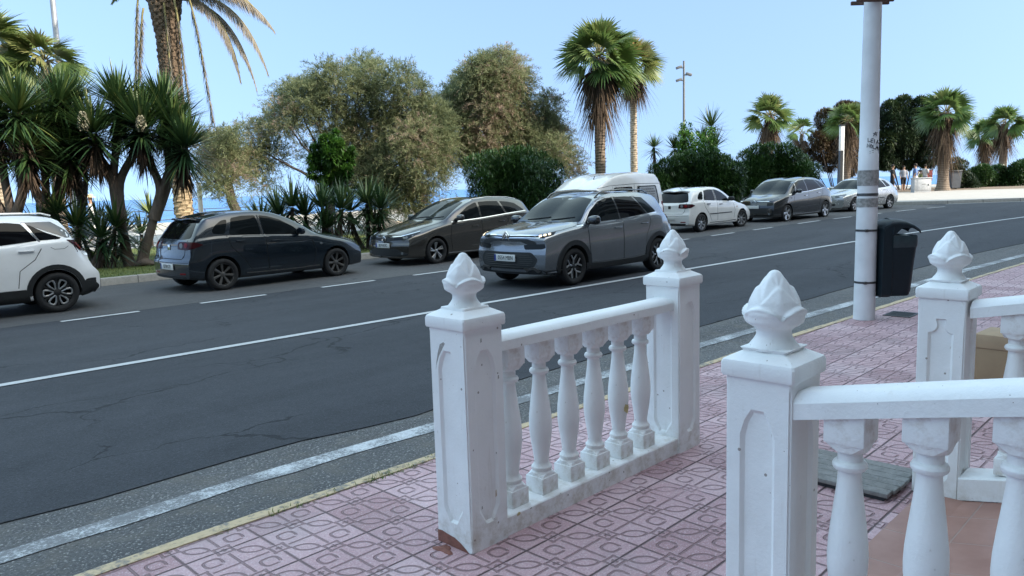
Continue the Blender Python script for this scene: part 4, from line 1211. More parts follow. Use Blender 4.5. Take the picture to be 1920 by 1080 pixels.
def car_tall():
    sp = dict(L=4.07, Wh=.865, FO=.83, wb=2.53, r=.318, zb=.21, gap=.035, paint=P_WHITE, Bf=.13, Br=.07,
        top=[(.1,.72),(.2,.85),(.4,.93),(.8,1.0),(1.1,1.12),(1.6,1.36),(2.0,1.50),(2.4,1.545),(3.0,1.54),(3.38,1.50),(3.52,1.445),(3.66,1.27),(3.78,1.10),(3.87,1.0),(3.95,.9)],
        belt=[(0,.72),(1.0,.98),(1.5,1.03),(2.65,1.09),(3.5,1.15),(4.0,1.05)],
        cant=[(0,.62),(.9,.68),(1.5,.64),(2.0,.60),(2.8,.585),(3.4,.575),(3.6,.60),(3.8,.66),(4.,.70)],
        roff=[(0,.10),(.36,.0),(.55,.0),(.70,.10),(.85,.15),(1.0,.13),(1.2,.08),(1.5,.0)])
    c = Car('parked_crossover', 'white crossover with grey roof and black arch cladding, cut off at left', 'car', (2.33,14.40,.014), R(180), sp, GP)
    c.both('side_window', 'S', [(1.45,1.04),(1.75,1.28),(2.05,1.42),(2.28,1.45),(2.26,1.075)], GLASS, r=.03)
    c.both('side_window', 'S', [(2.31,1.078),(2.33,1.452),(2.80,1.44),(2.98,1.415),(3.16,1.145)], GLASS2, r=.03)
    c.both('quarter_window', 'S', [(3.05,1.40),(3.10,1.385),(3.30,1.26),(3.50,1.175),(3.47,1.155),(3.19,1.148)], GLASS2, r=.02)
    c.both('roof_pillar', 'S', [(2.98,1.435),(3.4,1.43),(3.60,1.28),(3.70,1.14),(3.56,1.17),(3.30,1.29)], P_ROOFG, off=.0025, r=.02)
    c.patch('roof_skin', 'T', [(1.95,-.53),(3.46,-.52),(3.49,0),(3.46,.52),(1.95,.53),(1.85,0)], P_ROOFG, off=.003, r=.05)
    c.both('window_trim', 'S', [(3.0,1.43),(3.035,1.42),(3.20,1.135),(3.165,1.132)], CHROME, off=.003)
    c.patch('windscreen', 'F', [(-.66,1.12),(.66,1.12),(.55,1.46),(0,1.49),(-.55,1.46)], GLASSW, r=.04)
    c.patch('rear_window', 'R', [(-.58,1.14),(.58,1.14),(.50,1.43),(0,1.45),(-.50,1.43)], GLASS2, r=.04)
    c.both('door', 'S', [(2.29,.42),(2.295,1.06),(3.17,1.125),(3.18,1.02),(3.08,.86),(2.86,.70),(2.82,.42)], P_WHITE, off=.003, r=.03)
    c.seam('S', [(2.83,.44),(2.87,.70),(3.09,.86),(3.19,1.02),(3.185,1.13)]); c.seam('S', [(2.28,.40),(2.285,1.06)])
    c.seam('S', [(3.28,1.12),(3.33,1.03),(3.38,1.0),(3.52,1.0),(3.58,1.04)], .006)
    c.both('sill_cladding', 'S', [(1.21,.22),(1.25,.41),(2.94,.41),(2.98,.22)], PLAST, off=.018, r=.03)
    def arch(q, a0, a1, ri, ro):
        a = np.linspace(R(a0), R(a1), 18); return [(q+ro*math.cos(t), .328+ro*math.sin(t)) for t in a]+[(q+ri*math.cos(t), .328+ri*math.sin(t)) for t in a[::-1]]
    for q in (.83, 3.36): c.both('arch_cladding', 'S', arch(q, -4, 184, .358, .435), PLAST, off=.02, step=.07)
    c.both('rear_cladding', 'S', [(3.70,.23),(3.72,.42),(3.80,.46),(3.93,.44),(4.0,.36),(3.92,.25)], PLAST, off=.02, r=.03)
    c.patch('rear_bumper_cladding', 'R', [(-.80,.24),(-.80,.50),(-.5,.44),(.5,.44),(.80,.50),(.80,.24)], PLAST, off=.012, r=.03)
    tl = c.both('taillight', 'S', [(3.56,1.135),(3.70,1.12),(3.80,1.06),(3.86,.985),(3.84,.93),(3.76,.95),(3.68,1.03)], LAMPRD, r=.02, off=.010, step=.035)
    for o, sg in zip(tl, (1,-1)): c.patch('lamp_lens', 'S', [(3.66,1.09),(3.76,1.055),(3.83,.985),(3.82,.95),(3.77,.968),(3.71,1.03)], LAMPR, off=.016, sg=sg, parent=o, r=.015, step=.03)
    c.patch('tailgate_strip', 'R', [(-.5,1.03),(-.5,1.09),(.5,1.09),(.5,1.03)], PLAST, r=.02)
    c.both('headlight', 'D', [(-.42,.78),(-.40,.90),(.0,.95),(.30,.97),(.20,.88),(0,.80)], LAMPC, r=.03); c.patch('grille', 'F', [(-.5,.40),(-.55,.62),(.55,.62),(.5,.40)], PLAST, r=.04); c.plate(True, .52, '')
    c.plate(False, .80, '')
    c.handles([(2.10,.96),(2.98,1.0)], P_WHITE, .22); c.mirror(1.55, 1.09, P_BLACK)
    c.tube('roof_rail', [(1.9,.56,1.50),(2.0,.57,1.555),(2.6,.57,1.575),(3.3,.56,1.562),(3.44,.55,1.52)], .016, ALLOY)
    c.tube('roof_bar', [(2.66,-.64,1.62),(2.66,0,1.655),(2.66,.64,1.62)], .020, PLAST, (1,))
    b = MB()
    for sg in (1,-1): b.box((c.X(2.66), sg*.60, 1.585), (.07,.06,.13), bev=.01)
    b.build('bar_foot', PLAST, c.t)
    c.wheels(st_petal, rr=.70)
car_tall()

def car_estate():
    sp = dict(L=4.56, Wh=.88, FO=.93, wb=2.60, r=.305, zb=.17, paint=P_TAUPE, Bf=.20, Br=.09,
        top=[(.12,.60),(.22,.72),(.40,.80),(.75,.885),(1.15,.965),(1.35,1.045),(1.75,1.245),(2.15,1.405),(2.45,1.475),(2.8,1.50),(3.4,1.485),(3.95,1.43),(4.12,1.385),(4.28,1.20),(4.40,1.02),(4.47,.93)],
        belt=[(0,.62),(1.2,.90),(1.55,.955),(2.5,1.03),(4.1,1.12),(4.5,1.0)],
        cant=[(0,.60),(.7,.66),(1.2,.72),(1.7,.68),(2.3,.63),(3.0,.62),(3.9,.59),(4.2,.58),(4.47,.68)],
        foff=[(0,.10),(.25,.0),(.45,.0),(.55,.03),(.65,.05),(.78,.12),(.95,.2)])
    c = Car('parked_estate', 'grey-brown estate car parked by the low yuccas, half hidden by the passing SUV', 'car', (12.99,14.73,.025), R(180), sp, GP)
    c.both('side_window', 'S', [(1.50,.965),(1.72,1.12),(2.05,1.30),(2.30,1.385),(2.36,1.39),(2.38,1.02)], GLASS, r=.03)
    c.both('side_window', 'S', [(2.44,1.025),(2.43,1.40),(2.75,1.41),(3.10,1.40),(3.26,1.085)], GLASS, r=.03)
    c.both('quarter_window', 'S', [(3.33,1.095),(3.18,1.395),(3.45,1.375),(3.70,1.33),(3.98,1.155),(3.95,1.13)], GLASS, r=.03)
    c.seam('S', [(1.44,.955),(2.4,1.005),(3.3,1.075),(4.05,1.125)], .014, CHROME, .004, 'waist_trim')
    c.patch('windscreen', 'F', [(-.70,1.01),(.70,1.01),(.62,1.20),(.53,1.40),(.3,1.435),(0,1.445),(-.3,1.435),(-.53,1.40),(-.62,1.20)], GLASSW, r=.04)
    c.patch('rear_window', 'R', [(-.60,1.12),(.60,1.12),(.50,1.36),(-.50,1.36)], GLASS2, r=.04)
    c.both('door', 'S', [(1.42,.32),(1.36,.58),(1.42,.93),(2.38,.99),(2.42,.30)], P_TAUPE, off=.003, r=.03)
    c.both('door', 'S', [(2.44,.30),(2.40,.992),(3.30,1.065),(3.34,.92),(3.08,.62),(3.0,.32)], P_TAUPE, off=.003, r=.03)
    c.seam('S', [(1.41,.30),(1.35,.58),(1.41,.94)]); c.seam('S', [(2.43,.28),(2.39,1.0)]); c.seam('S', [(3.0,.30),(3.09,.62),(3.35,.92),(3.31,1.07)])
    c.seam('S', [(1.30,.235),(2.4,.222),(3.1,.235)], .022, CHROME, .004, 'sill_strip')
    c.seam('T', [(.42,.60),(.8,.66),(1.25,.72)], .008)
    hl = c.both('headlight', 'D', [(-.46,.60),(-.10,.605),(.16,.665),(.42,.775),(.20,.745),(-.20,.685),(-.46,.655)], LAMPD, r=.02, off=.006)
    for o, sg in zip(hl, (1,-1)): c.patch('lamp_lens', 'D', [(.0+.045*math.cos(q)-.02, .655+.028*math.sin(q)) for q in np.linspace(0, 2*PI, 12, endpoint=False)], LAMPC, off=.012, sg=sg, parent=o, step=.03)
    c.seam('D', [(-.62,.672),(-.20,.69),(.16,.745),(.40,.785)], .014, CHROME, .008, 'brow_trim')
    c.patch('upper_grille', 'F', [(-.50,.60),(-.50,.655),(-.16,.645),(-.10,.665),(.10,.665),(.16,.645),(.50,.655),(.50,.60),(.14,.575),(-.14,.575)], PLAST, r=.02)
    b = MB(); p, n = c.hit('F', 0, .625); b.lathe([(.055,-.008),(.06,.0),(.055,.010),(.048,.010),(.046,.0)], 20, axis='Y', cap=False); b.lathe([(.022,0),(.026,.008),(.02,.01)], 16, (0,0,.012), axis='Y', cap=False)
    rz = Matrix.Rotation(-PI/2, 3, 'Z'); b.v = [tuple(rz @ Vector((v[0]*1.35, v[1], v[2]))+p+Vector((.012,0,0))) for v in b.v]; b.build('emblem', CHROME, c.t)
    c.patch('lower_grille', 'F', [(-.62,.27),(-.50,.40),(.50,.40),(.62,.27),(.5,.235),(-.5,.235)], PLAST, r=.03)
    c.both('fog_surround', 'D', [(-.36,.25),(-.30,.37),(.02,.29),(.06,.26)], PLAST, r=.02, off=.005)
    for sg in (1,-1): c.patch('fog_lamp', 'D', [(-.18+.035*math.cos(q), .30+.035*math.sin(q)) for q in np.linspace(0, 2*PI, 12, endpoint=False)], LAMPC, off=.012, sg=sg, step=.03)
    c.seam('D', [(-.8,.215),(-.3,.205),(.1,.235)], .03, P_TAUPE, .018, 'lip')
    c.plate(True, .475, '8574 KVC'); c.handles([(2.16,.83),(3.08,.90)], P_TAUPE); c.mirror(1.62, 1.02, P_TAUPE)
    c.tube('roof_rail', [(2.25,.56,1.42),(2.35,.565,1.475),(2.9,.56,1.515),(3.6,.545,1.49),(3.95,.53,1.435)], .014, ALLOY)
    b = MB(); p, n = c.hit('T', 3.8, 0); b.prism([(0,0),(.07,.06),(.13,.062),(.15,0)], lambda u,v,t: (p.x+.07-u,t,p.z-.006+v), -.015, .015); b.build('aerial', P_TAUPE, c.t)
    c.both('taillight', 'E', [(-.3,.86),(-.3,1.0),(.2,1.02),(.3,.98),(.1,.87)], LAMPR, r=.03)
    c.plate(False, .75, ''); c.wipers(1.3, 1.03); c.wheels(st_turbine, rr=.70)
car_estate()

def car_suv():
    sp = dict(L=4.16, Wh=.885, FO=.85, wb=2.60, r=.325, zb=.22, gap=.04, paint=P_STEEL, Bf=.17, Br=.08,
        top=[(.12,.80),(.18,.90),(.28,.965),(.45,1.00),(.8,1.045),(1.05,1.075),(1.2,1.15),(1.5,1.34),(1.8,1.485),(2.05,1.545),(2.4,1.565),(3.0,1.565),(3.45,1.52),(3.68,1.46),(3.80,1.32),(3.92,1.12),(4.0,1.03),(4.08,.95)],
        belt=[(0,.80),(.5,.94),(1.0,1.01),(2.2,1.065),(3.4,1.15),(4.1,1.05)],
        cant=[(0,.66),(.5,.72),(1.05,.75),(1.5,.68),(2.0,.615),(2.8,.60),(3.5,.575),(3.8,.60),(4.08,.70)], crown=.05,
        w=[(0,.86),(.2,.93),(.5,.98),(1.0,1.),(2.9,1.),(3.6,.975),(4.0,.9),(4.16,.87)],
        foff=[(0,.14),(.25,.04),(.38,.0),(.60,.0),(.72,.03),(.82,.03),(.90,.05),(1.0,.12)])
    c = Car('passing_suv', 'silver-grey compact SUV with black roof rails driving with its lamps lit', 'car', (11.60,9.40,.030), R(180), sp, None)
    c.both('side_window', 'S', [(1.22,1.06),(1.45,1.26),(1.72,1.42),(1.95,1.475),(2.16,1.485),(2.21,1.085)], GLASS, r=.02)
    c.both('side_window', 'S', [(2.25,1.088),(2.21,1.488),(2.55,1.49),(2.78,1.48),(3.08,1.15)], GLASS2, r=.02)
    c.both('quarter_window', 'S', [(3.12,1.155),(2.84,1.475),(3.10,1.46),(3.40,1.20),(3.40,1.17)], GLASSW, r=.02)
    c.both('black_pillar', 'S', [(1.02,1.03),(1.18,1.06),(1.46,1.285),(1.74,1.445),(2.0,1.495),(1.85,1.50),(1.5,1.36),(1.2,1.14)], P_BLACK, off=.002, r=.01)
    c.both('black_pillar', 'S', [(2.17,1.07),(2.14,1.495),(2.26,1.5),(2.30,1.075)], P_BLACK, off=.002)
    c.both('black_pillar', 'S', [(3.05,1.14),(2.74,1.49),(2.88,1.495),(3.17,1.15)], P_BLACK, off=.0025)
    c.seam('S', [(.98,1.015),(1.6,1.05),(2.25,1.07),(3.0,1.13),(3.44,1.155)], .016, CHROME, .004, 'waist_trim')
    c.patch('windscreen', 'F', [(-.76,1.085),(.76,1.085),(.68,1.26),(.58,1.465),(.35,1.50),(0,1.512),(-.35,1.50),(-.58,1.465),(-.68,1.26)], GLASSW, r=.03)
    b = MB(); p, n = c.hit('F', .25, 1.20); 
    c.patch('rear_window', 'R', [(-.62,1.15),(.62,1.15),(.52,1.43),(-.52,1.43)], GLASS2, r=.04)
    c.patch('roof_skin', 'T', [(1.92,-.50),(3.6,-.48),(3.6,.48),(1.92,.50),(1.86,0)], P_ROOFG, off=.003, r=.05)
    c.both('door', 'S', [(1.33,.36),(1.27,.66),(1.23,1.03),(2.26,1.065),(2.28,.34)], P_STEEL, off=.003, r=.03)
    c.both('door', 'S', [(2.30,.34),(2.28,1.066),(3.16,1.13),(3.15,.95),(3.02,.74),(2.98,.36)], P_STEEL, off=.003, r=.03)
    c.seam('S', [(1.32,.34),(1.26,.66),(1.22,1.035)]); c.seam('S', [(2.29,.32),(2.27,1.07)]); c.seam('S', [(2.98,.36),(3.03,.74),(3.16,.95),(3.17,1.13)])
    c.seam('T', [(.34,.74),(.6,.79),(.9,.80),(1.08,.78)], .010)
    c.both('sill_cladding', 'S', [(1.18,.22),(1.16,.36),(1.6,.335),(2.6,.335),(3.06,.36),(3.04,.22)], PLAST, off=.016, r=.03)
    def arch(q, a0, a1, ri, ro):
        a = np.linspace(R(a0), R(a1), 20); return [(q+ro*math.cos(t), .335+ro*math.sin(t)) for t in a]+[(q+ri*math.cos(t), .335+ri*math.sin(t)) for t in a[::-1]]
    for q in (.85, 3.45): c.both('arch_cladding', 'S', arch(q, -14, 194, .366, .452), PLAST, off=.016, step=.07)
    # nose
    c.patch('front_lip', 'F', [(-.84,.22),(-.86,.30),(-.60,.34),(-.45,.28),(.45,.28),(.60,.34),(.86,.30),(.84,.22)], PLAST, off=.012, r=.02)
    c.both('skid_trim', 'F', [(.46,.285),(.40,.345),(.62,.37),(.72,.30),(.66,.27),(.60,.33),(.52,.33)], ALLOYD, off=.02, r=.015)
    c.patch('lower_grille', 'F', [(-.60,.36),(-.68,.50),(-.56,.62),(.56,.62),(.68,.50),(.60,.36),(.45,.325),(-.45,.325)], PLAST, off=.004, r=.04)
    b = MB()
    for k in range(7):
        P = []
        for j in range(9):
            hw = .60-.9*abs(.36+k*.035-.48); p, n = c.hit('F', hw*(j-4)/4, .36+k*.035); P.append(p+n*.004)
        b.tube(P, .006, 4)
    b.build('grille_bars', PLAST, c.t)
    c.patch('upper_grille', 'F', [(-.66,.735),(-.50,.735),(-.34,.80),(.34,.80),(.50,.735),(.66,.735),(.62,.80),(.46,.845),(-.46,.845),(-.62,.80)], PLAST, off=.004, r=.02)
    c.patch('nose_band', 'F', [(-.72,.865),(-.72,.905),(.72,.905),(.72,.865)], PLAST, off=.004, r=.01)
    c.seam('F', [(-.74,.90),(-.3,.905),(-.09,.90)], .012, CHROME, .010, 'chrome_bar', (1,-1)); c.seam('F', [(-.70,.862),(-.3,.868),(-.09,.862)], .012, CHROME, .010, 'chrome_bar', (1,-1))
    p, n = c.hit('F', 0, .89); b = MB()
    for dz in (0, .055):
        b.prism([(-.075,-.05+dz),(0,.025+dz),(.075,-.05+dz),(.075,-.022+dz),(0,.058+dz),(-.075,-.022+dz)], lambda u,v,t: (p.x+t,u,p.z-.025+v), .0, .022)
    b.build('emblem', CHROME, c.t)
    dl = c.both('daytime_lamp', 'D', [(-.34,.855),(-.34,.90),(.0,.915),(.36,.945),(.30,.905),(.06,.865)], LAMPD, r=.012, off=.007)
    for o, sg in zip(dl, (1,-1)):
        for k in range(3): c.patch('lit_element', 'D', [(-.06+k*.11,.872+k*.014),(-.06+k*.11,.902+k*.012),(.01+k*.11,.908+k*.012),(.01+k*.11,.880+k*.014)], LIT, off=.011, sg=sg, parent=o, r=.012, step=.03)
    c.both('headlight', 'D', [(-.40,.665),(-.42,.745),(.06,.765),(.09,.70),(.0,.675)], LAMPD, r=.02, off=.008)
    c.plate(True, .515, '0554 MBN', -.0, .50, .12)
    c.mirror(1.30, 1.075, P_BLACK, P_BLACK, 1.1); c.handles([(2.10,.93),(2.95,.97)], P_STEEL)
    c.tube('roof_rail', [(1.80,.575,1.49),(1.90,.58,1.56),(2.05,.58,1.605),(2.6,.575,1.625),(3.3,.56,1.60),(3.5,.555,1.53)], .018, P_BLACK)
    c.both('taillight', 'E', [(-.34,.98),(-.34,1.09),(.12,1.11),(.22,1.04),(.05,.98)], LAMPR, r=.03, off=.012)
    c.plate(False, .75, ''); c.wipers(1.2, 1.11)
    c.wheels(st_cross, rr=.69)
car_suv()

def car_van():
    sp = dict(L=4.80, Wh=.94, FO=.88, wb=2.98, r=.32, zb=.22, paint=P_CREAM, Bf=.16, Br=.05,
        top=[(.12,.80),(.25,.95),(.5,1.05),(.85,1.14),(1.0,1.22),(1.42,1.54),(1.6,1.635),(2.0,1.82),(2.4,1.93),(3.0,1.985),(3.4,1.99),(4.2,1.965),(4.5,1.93),(4.64,1.84),(4.70,1.6),(4.74,1.2)],
        belt=[(0,.75),(1.1,1.02),(1.6,1.06),(4.75,1.06)], cant=[(0,.66),(.9,.76),(1.6,.76),(2.1,.76),(3.,.78),(4.4,.77),(4.75,.78)], crown=.10,
        w=[(0,.80),(.3,.92),(.8,.98),(1.2,1.),(4.2,1.),(4.6,.96),(4.8,.93)], roff=[(0,.05),(.4,.0),(.6,.02),(1.0,.04),(1.6,.10),(1.9,.22)])
    c = Car('parked_van', 'white high-roofed van with a written notice in its rear side window', 'van', (18.24,14.30,.075), R(180), sp, GP)
    c.both('side_window', 'S', [(1.42,1.10),(1.62,1.32),(1.80,1.45),(2.05,1.50),(2.10,1.10)], GLASS, r=.03)
    c.both('side_window', 'S', [(2.18,1.10),(2.18,1.585),(3.05,1.60),(3.05,1.10)], GLASS2, r=.05)
    rw = c.both('rear_side_window', 'S', [(3.30,1.04),(3.30,1.61),(4.30,1.62),(4.50,1.08),(4.44,1.04)], GLASSW, r=.05)
    for o, sg in zip(rw, (1,-1)):
        gl_ = c.patch('notice', 'S', [(3.42,1.09),(3.42,1.575),(4.24,1.585),(4.40,1.09)], simple('notice_film', (.30,.31,.33), .4), off=.007, sg=sg, parent=o, r=.03)
        b = MB()
        for k, (a, e) in enumerate(((3.50,4.18),(3.62,4.20),(3.55,4.12),(3.62,4.25),(3.72,4.02))):
            x = a
            while x < e:
                w = random.uniform(.05,.11); p, n = c.hit('S', x+w/2, 1.51-k*.075, sg); b.box(p+n*.010, (w,.003,.026 if k < 2 else .018)); x += w+.025
        p, n = c.hit('S', 4.28, 1.16, sg); b.box(p+n*.010, (.06,.003,.06)); b.build('notice_lettering', simple('notice_ink', (.08,.08,.09), .5), o, smooth=False)
    c.seam('S', [(1.52,1.57),(2.0,1.64),(3.2,1.68),(4.62,1.67)], .012, WELL, .002, 'roof_gutter'); c.seam('S', [(2.13,.3),(2.13,1.62)]); c.seam('S', [(3.16,.3),(3.16,1.66)])
    c.patch('windscreen', 'F', [(-.76,1.19),(.76,1.19),(.72,1.40),(.69,1.53),(0,1.57),(-.69,1.53),(-.72,1.40)], GLASSW, r=.04)
    c.both('rear_window', 'R', [(.05,1.15),(.05,1.62),(.62,1.62),(.66,1.15)], GLASS2, r=.04)
    c.seam('R', [(0,.45),(0,1.75)], .014, sides=(1,))
    c.both('taillight', 'E', [(-.10,.75),(-.10,1.12),(.08,1.12),(.08,.75)], LAMPR, r=.02, off=.008)
    c.both('headlight', 'D', [(-.40,.66),(-.40,.82),(.1,.88),(.25,.86),(.05,.68)], LAMPC, r=.03)
    c.patch('grille', 'F', [(-.4,.62),(-.4,.80),(.4,.80),(.4,.62)], PLAST, r=.02); c.patch('front_bumper', 'F', [(-.8,.28),(-.8,.55),(.8,.55),(.8,.28)], PLAST, r=.03)
    c.patch('rear_bumper', 'R', [(-.8,.30),(-.8,.50),(.8,.50),(.8,.30)], PLAST, r=.03)
    c.plate(True, .45, ''); c.plate(False, .7, '', .4); c.mirror(1.42, 1.13, PLAST, None, 1.3); c.handles([(1.98,.98),(2.35,.98)], PLAST)
    b = MB(); p, n = c.hit('T', 1.95, .3); b.tube([p, p+Vector((-.06,0,.09))], [.015,.008], 6); b.build('aerial', PLAST, c.t)
    c.wheels(st_disc, rr=.66)
car_van()

def car_mpv():
    sp = dict(L=4.43, Wh=.91, FO=.90, wb=2.785, r=.322, zb=.19, paint=P_GRAPH, Bf=.18, Br=.09,
        top=[(.12,.70),(.2,.82),(.35,.90),(.7,.985),(1.0,1.08),(1.4,1.31),(1.8,1.50),(2.1,1.58),(2.5,1.61),(3.1,1.585),(3.6,1.51),(3.8,1.45),(3.98,1.27),(4.14,1.10),(4.25,1.02),(4.33,.93)],
        belt=[(0,.72),(.9,.96),(1.4,1.035),(2.5,1.085),(3.5,1.17),(4.3,1.02)],
        cant=[(0,.64),(.6,.70),(1.0,.76),(1.6,.69),(2.1,.63),(3.,.61),(3.7,.58),(4.1,.62),(4.33,.70)])
    c = Car('parked_minivan', 'dark graphite people carrier parked between the white hatchback and the silver car', 'car', (29.08,13.36,.185), R(174), sp, GP)
    c.t.rotation_euler[1] = R(.8)
    c.both('side_window', 'S', [(1.58,1.06),(1.66,1.42),(1.95,1.50),(2.28,1.525),(2.34,1.09)], GLASS, r=.03)
    c.both('side_window', 'S', [(2.40,1.095),(2.34,1.53),(2.80,1.525),(3.06,1.50),(3.36,1.17)], GLASS2, r=.03)
    c.both('quarter_window', 'S', [(3.42,1.18),(3.14,1.495),(3.40,1.45),(3.72,1.22),(3.70,1.19)], GLASS2, r=.03)
    c.both('front_quarter_window', 'S', [(1.16,1.03),(1.36,1.20),(1.58,1.38),(1.50,1.06)], GLASSW, r=.02)
    c.seam('S', [(1.08,1.01),(1.5,1.05),(2.4,1.085),(3.4,1.165),(3.74,1.20)], .014, CHROME, .004, 'waist_trim')
    c.seam('S', [(1.55,1.07),(1.63,1.43),(1.95,1.525),(2.5,1.55),(3.1,1.52),(3.45,1.45),(3.76,1.21)], .02, ALLOY, .004, 'silver_arch')
    c.patch('windscreen', 'F', [(-.76,1.03),(.76,1.03),(.70,1.20),(.58,1.48),(0,1.55),(-.58,1.48),(-.70,1.20)], GLASSW, r=.03)
    c.patch('rear_window', 'R', [(-.62,1.14),(.62,1.14),(.52,1.43),(-.52,1.43)], GLASS2, r=.04)
    c.seam('S', [(1.36,.34),(1.32,.66),(1.38,1.0)]); c.seam('S', [(2.37,.32),(2.39,1.08)]); c.seam('S', [(3.14,.36),(3.2,.74),(3.42,.98),(3.40,1.16)])
    c.both('rubbing_strip', 'S', [(1.5,.49),(1.5,.52),(3.05,.56),(3.05,.53)], PLAST, off=.01, r=.01)
    c.seam('S', [(1.3,.27),(3.2,.27)], .02, CHROME, .004, 'sill_strip')
    c.both('daytime_lamp', 'D', [(-.45,.80),(-.42,.83),(.02,.90),(.42,.955),(.36,.89),(.02,.82)], LAMPC, r=.02)
    c.both('headlight', 'D', [(-.28,.63),(-.26,.74),(.02,.76),(.08,.66)], LAMPD, r=.03)
    c.seam('F', [(-.6,.80),(-.2,.81),(-.08,.79),(0,.83),(.08,.79),(.2,.81),(.6,.80)], .016, CHROME, .008, 'emblem_bar', (1,))
    c.patch('lower_grille', 'F', [(-.55,.36),(-.6,.56),(.6,.56),(.55,.36)], PLAST, r=.04)
    c.both('fog_lamp', 'F', [(.60,.32),(.60,.37),(.67,.37),(.67,.32)], LAMPC, r=.02)
    c.both('side_repeater', 'S', [(1.12,.86),(1.12,.91),(1.20,.91),(1.20,.86)], LAMPC, r=.02, off=.008)
    c.plate(True, .60, ''); c.plate(False, .8, ''); c.mirror(1.52, 1.09, P_GRAPH); c.handles([(2.18,.93),(3.1,1.0)], CHROME)
    c.both('taillight', 'E', [(-.30,.98),(-.30,1.10),(.15,1.13),(.30,1.10),(.1,.99)], LAMPR, r=.03, off=.012)
    c.wheels(st_multi(5, .085), rr=.72)
car_mpv()
def car_silver():
    sp = dict(L=4.12, Wh=.85, FO=.83, wb=2.50, r=.30, zb=.19, paint=P_SILVER, Bf=.18, Br=.08,
        top=[(.1,.62),(.2,.72),(.4,.78),(.8,.86),(1.15,.93),(1.5,1.13),(1.9,1.32),(2.2,1.385),(2.7,1.40),(3.2,1.35),(3.5,1.26),(3.75,1.08),(3.92,.95),(4.0,.88)],
        belt=[(0,.64),(1.1,.87),(1.4,.90),(3.4,.97),(4.,.92)], cant=[(0,.58),(.6,.64),(1.1,.68),(1.8,.58),(2.6,.55),(3.3,.53),(3.7,.60),(4.,.68)])
    c = Car('parked_saloon', 'pale silver car, last of the parked row, half hidden behind the street pole', 'car', (35.38,13.02,.285), R(166), sp, GP)
    c.t.rotation_euler[1] = R(.8)
    c.both('side_window', 'S', [(1.50,.92),(1.75,1.10),(2.0,1.25),(2.30,1.31),(2.30,.95)], GLASS, r=.03); c.both('side_window', 'S', [(2.36,.95),(2.36,1.315),(2.8,1.305),(3.05,.975)], GLASS, r=.03)
    c.both('quarter_window', 'S', [(3.10,.98),(2.90,1.30),(3.15,1.26),(3.40,1.02)], GLASS, r=.03)
    c.patch('windscreen', 'F', [(-.64,.96),(.64,.96),(.52,1.31),(0,1.345),(-.52,1.31)], GLASSW, r=.03); c.patch('rear_window', 'R', [(-.6,1.0),(.6,1.0),(.48,1.28),(-.48,1.28)], GLASS2, r=.03)
    c.both('headlight', 'D', [(-.40,.62),(-.40,.72),(.02,.755),(.30,.78),(.12,.68),(-.05,.63)], LAMPC, r=.04); c.patch('grille', 'F', [(-.25,.62),(-.25,.70),(.25,.70),(.25,.62)], PLAST, r=.03)
    c.patch('lower_grille', 'F', [(-.4,.28),(-.42,.38),(.42,.38),(.4,.28)], PLAST, r=.03)
    c.seam('S', [(1.32,.32),(1.3,.6),(1.38,.88)]); c.seam('S', [(2.33,.3),(2.33,.94)]); c.seam('S', [(2.85,.36),(2.95,.6),(3.08,.8),(3.08,.96)])
    c.both('rubbing_strip', 'S', [(1.4,.50),(1.4,.53),(2.85,.54),(2.85,.51)], PLAST, off=.01, r=.01)
    c.both('taillight', 'E', [(-.25,.78),(-.25,.92),(.15,.92),(.2,.82)], LAMPR, r=.03, off=.01)
    c.plate(True, .47, ''); c.plate(False, .6, ''); c.mirror(1.58, .96, P_SILVER); c.handles([(2.15,.82),(2.9,.86)], P_SILVER, .16)
    c.wheels(st_multi(7, .036), rr=.68)
car_silver()
# ------------------------------------------------------------------ trees and plants
VROT = R(-45.6)          # crowns are laid out facing the terrace: local x runs to the right, y away
TAM1 = [(-3.41, -0.42, 3.97, 0.7), (-2.84, 0.07, 3.45, 0.51), (-3.44, -0.21, 3.22, 0.44), (-3.35, 0.17, 2.52, 0.38), (-1.89, 0.2, 5.39, 0.76), (-2.08, -0.7, 4.69, 0.63), (-1.13, -0.78, 5.3, 0.63), (-1.38, 0.54, 5.75, 0.51), (-0.56, -0.39, 6.17, 0.44), (-0.12, -0.43, 5.84, 0.7), (0.52, 0.79, 6.45, 0.63), (1.02, -0.05, 6.12, 0.57), (0.39, 0.54, 5.19, 0.82), (-0.5, -0.04, 4.58, 0.7), (1.4, 0.22, 5.28, 0.7), (2.1, -0.56, 5.96, 0.51), (2.55, 0.22, 5.69, 0.44), (2.17, 0.59, 4.94, 0.7), (2.99, 0.04, 4.6, 0.7), (0.77, 0.39, 4.1, 0.82), (1.79, 0.27, 4.07, 0.76), (2.67, -0.7, 3.78, 0.7), (-0.12, 0.41, 3.81, 0.57), (0.77, 0.15, 3.08, 0.7), (1.72, -0.32, 3.05, 0.76), (2.55, -0.75, 3.03, 0.57), (0.14, 0.58, 2.47, 0.51), (0.9, -0.04, 2.32, 0.57), (1.91, 0.35, 2.16, 0.7), (2.42, 0.61, 1.64, 0.38), (-1.57, 0.34, 3.54, 0.32), (3.05, 0.67, 3.27, 0.44), (3.31, -0.17, 4.02, 0.57), (0.33, 0.48, 3.22, 0.57), (1.28, -0.09, 2.56, 0.57), (-3.03, 0.7, 4.6, 0.44)]
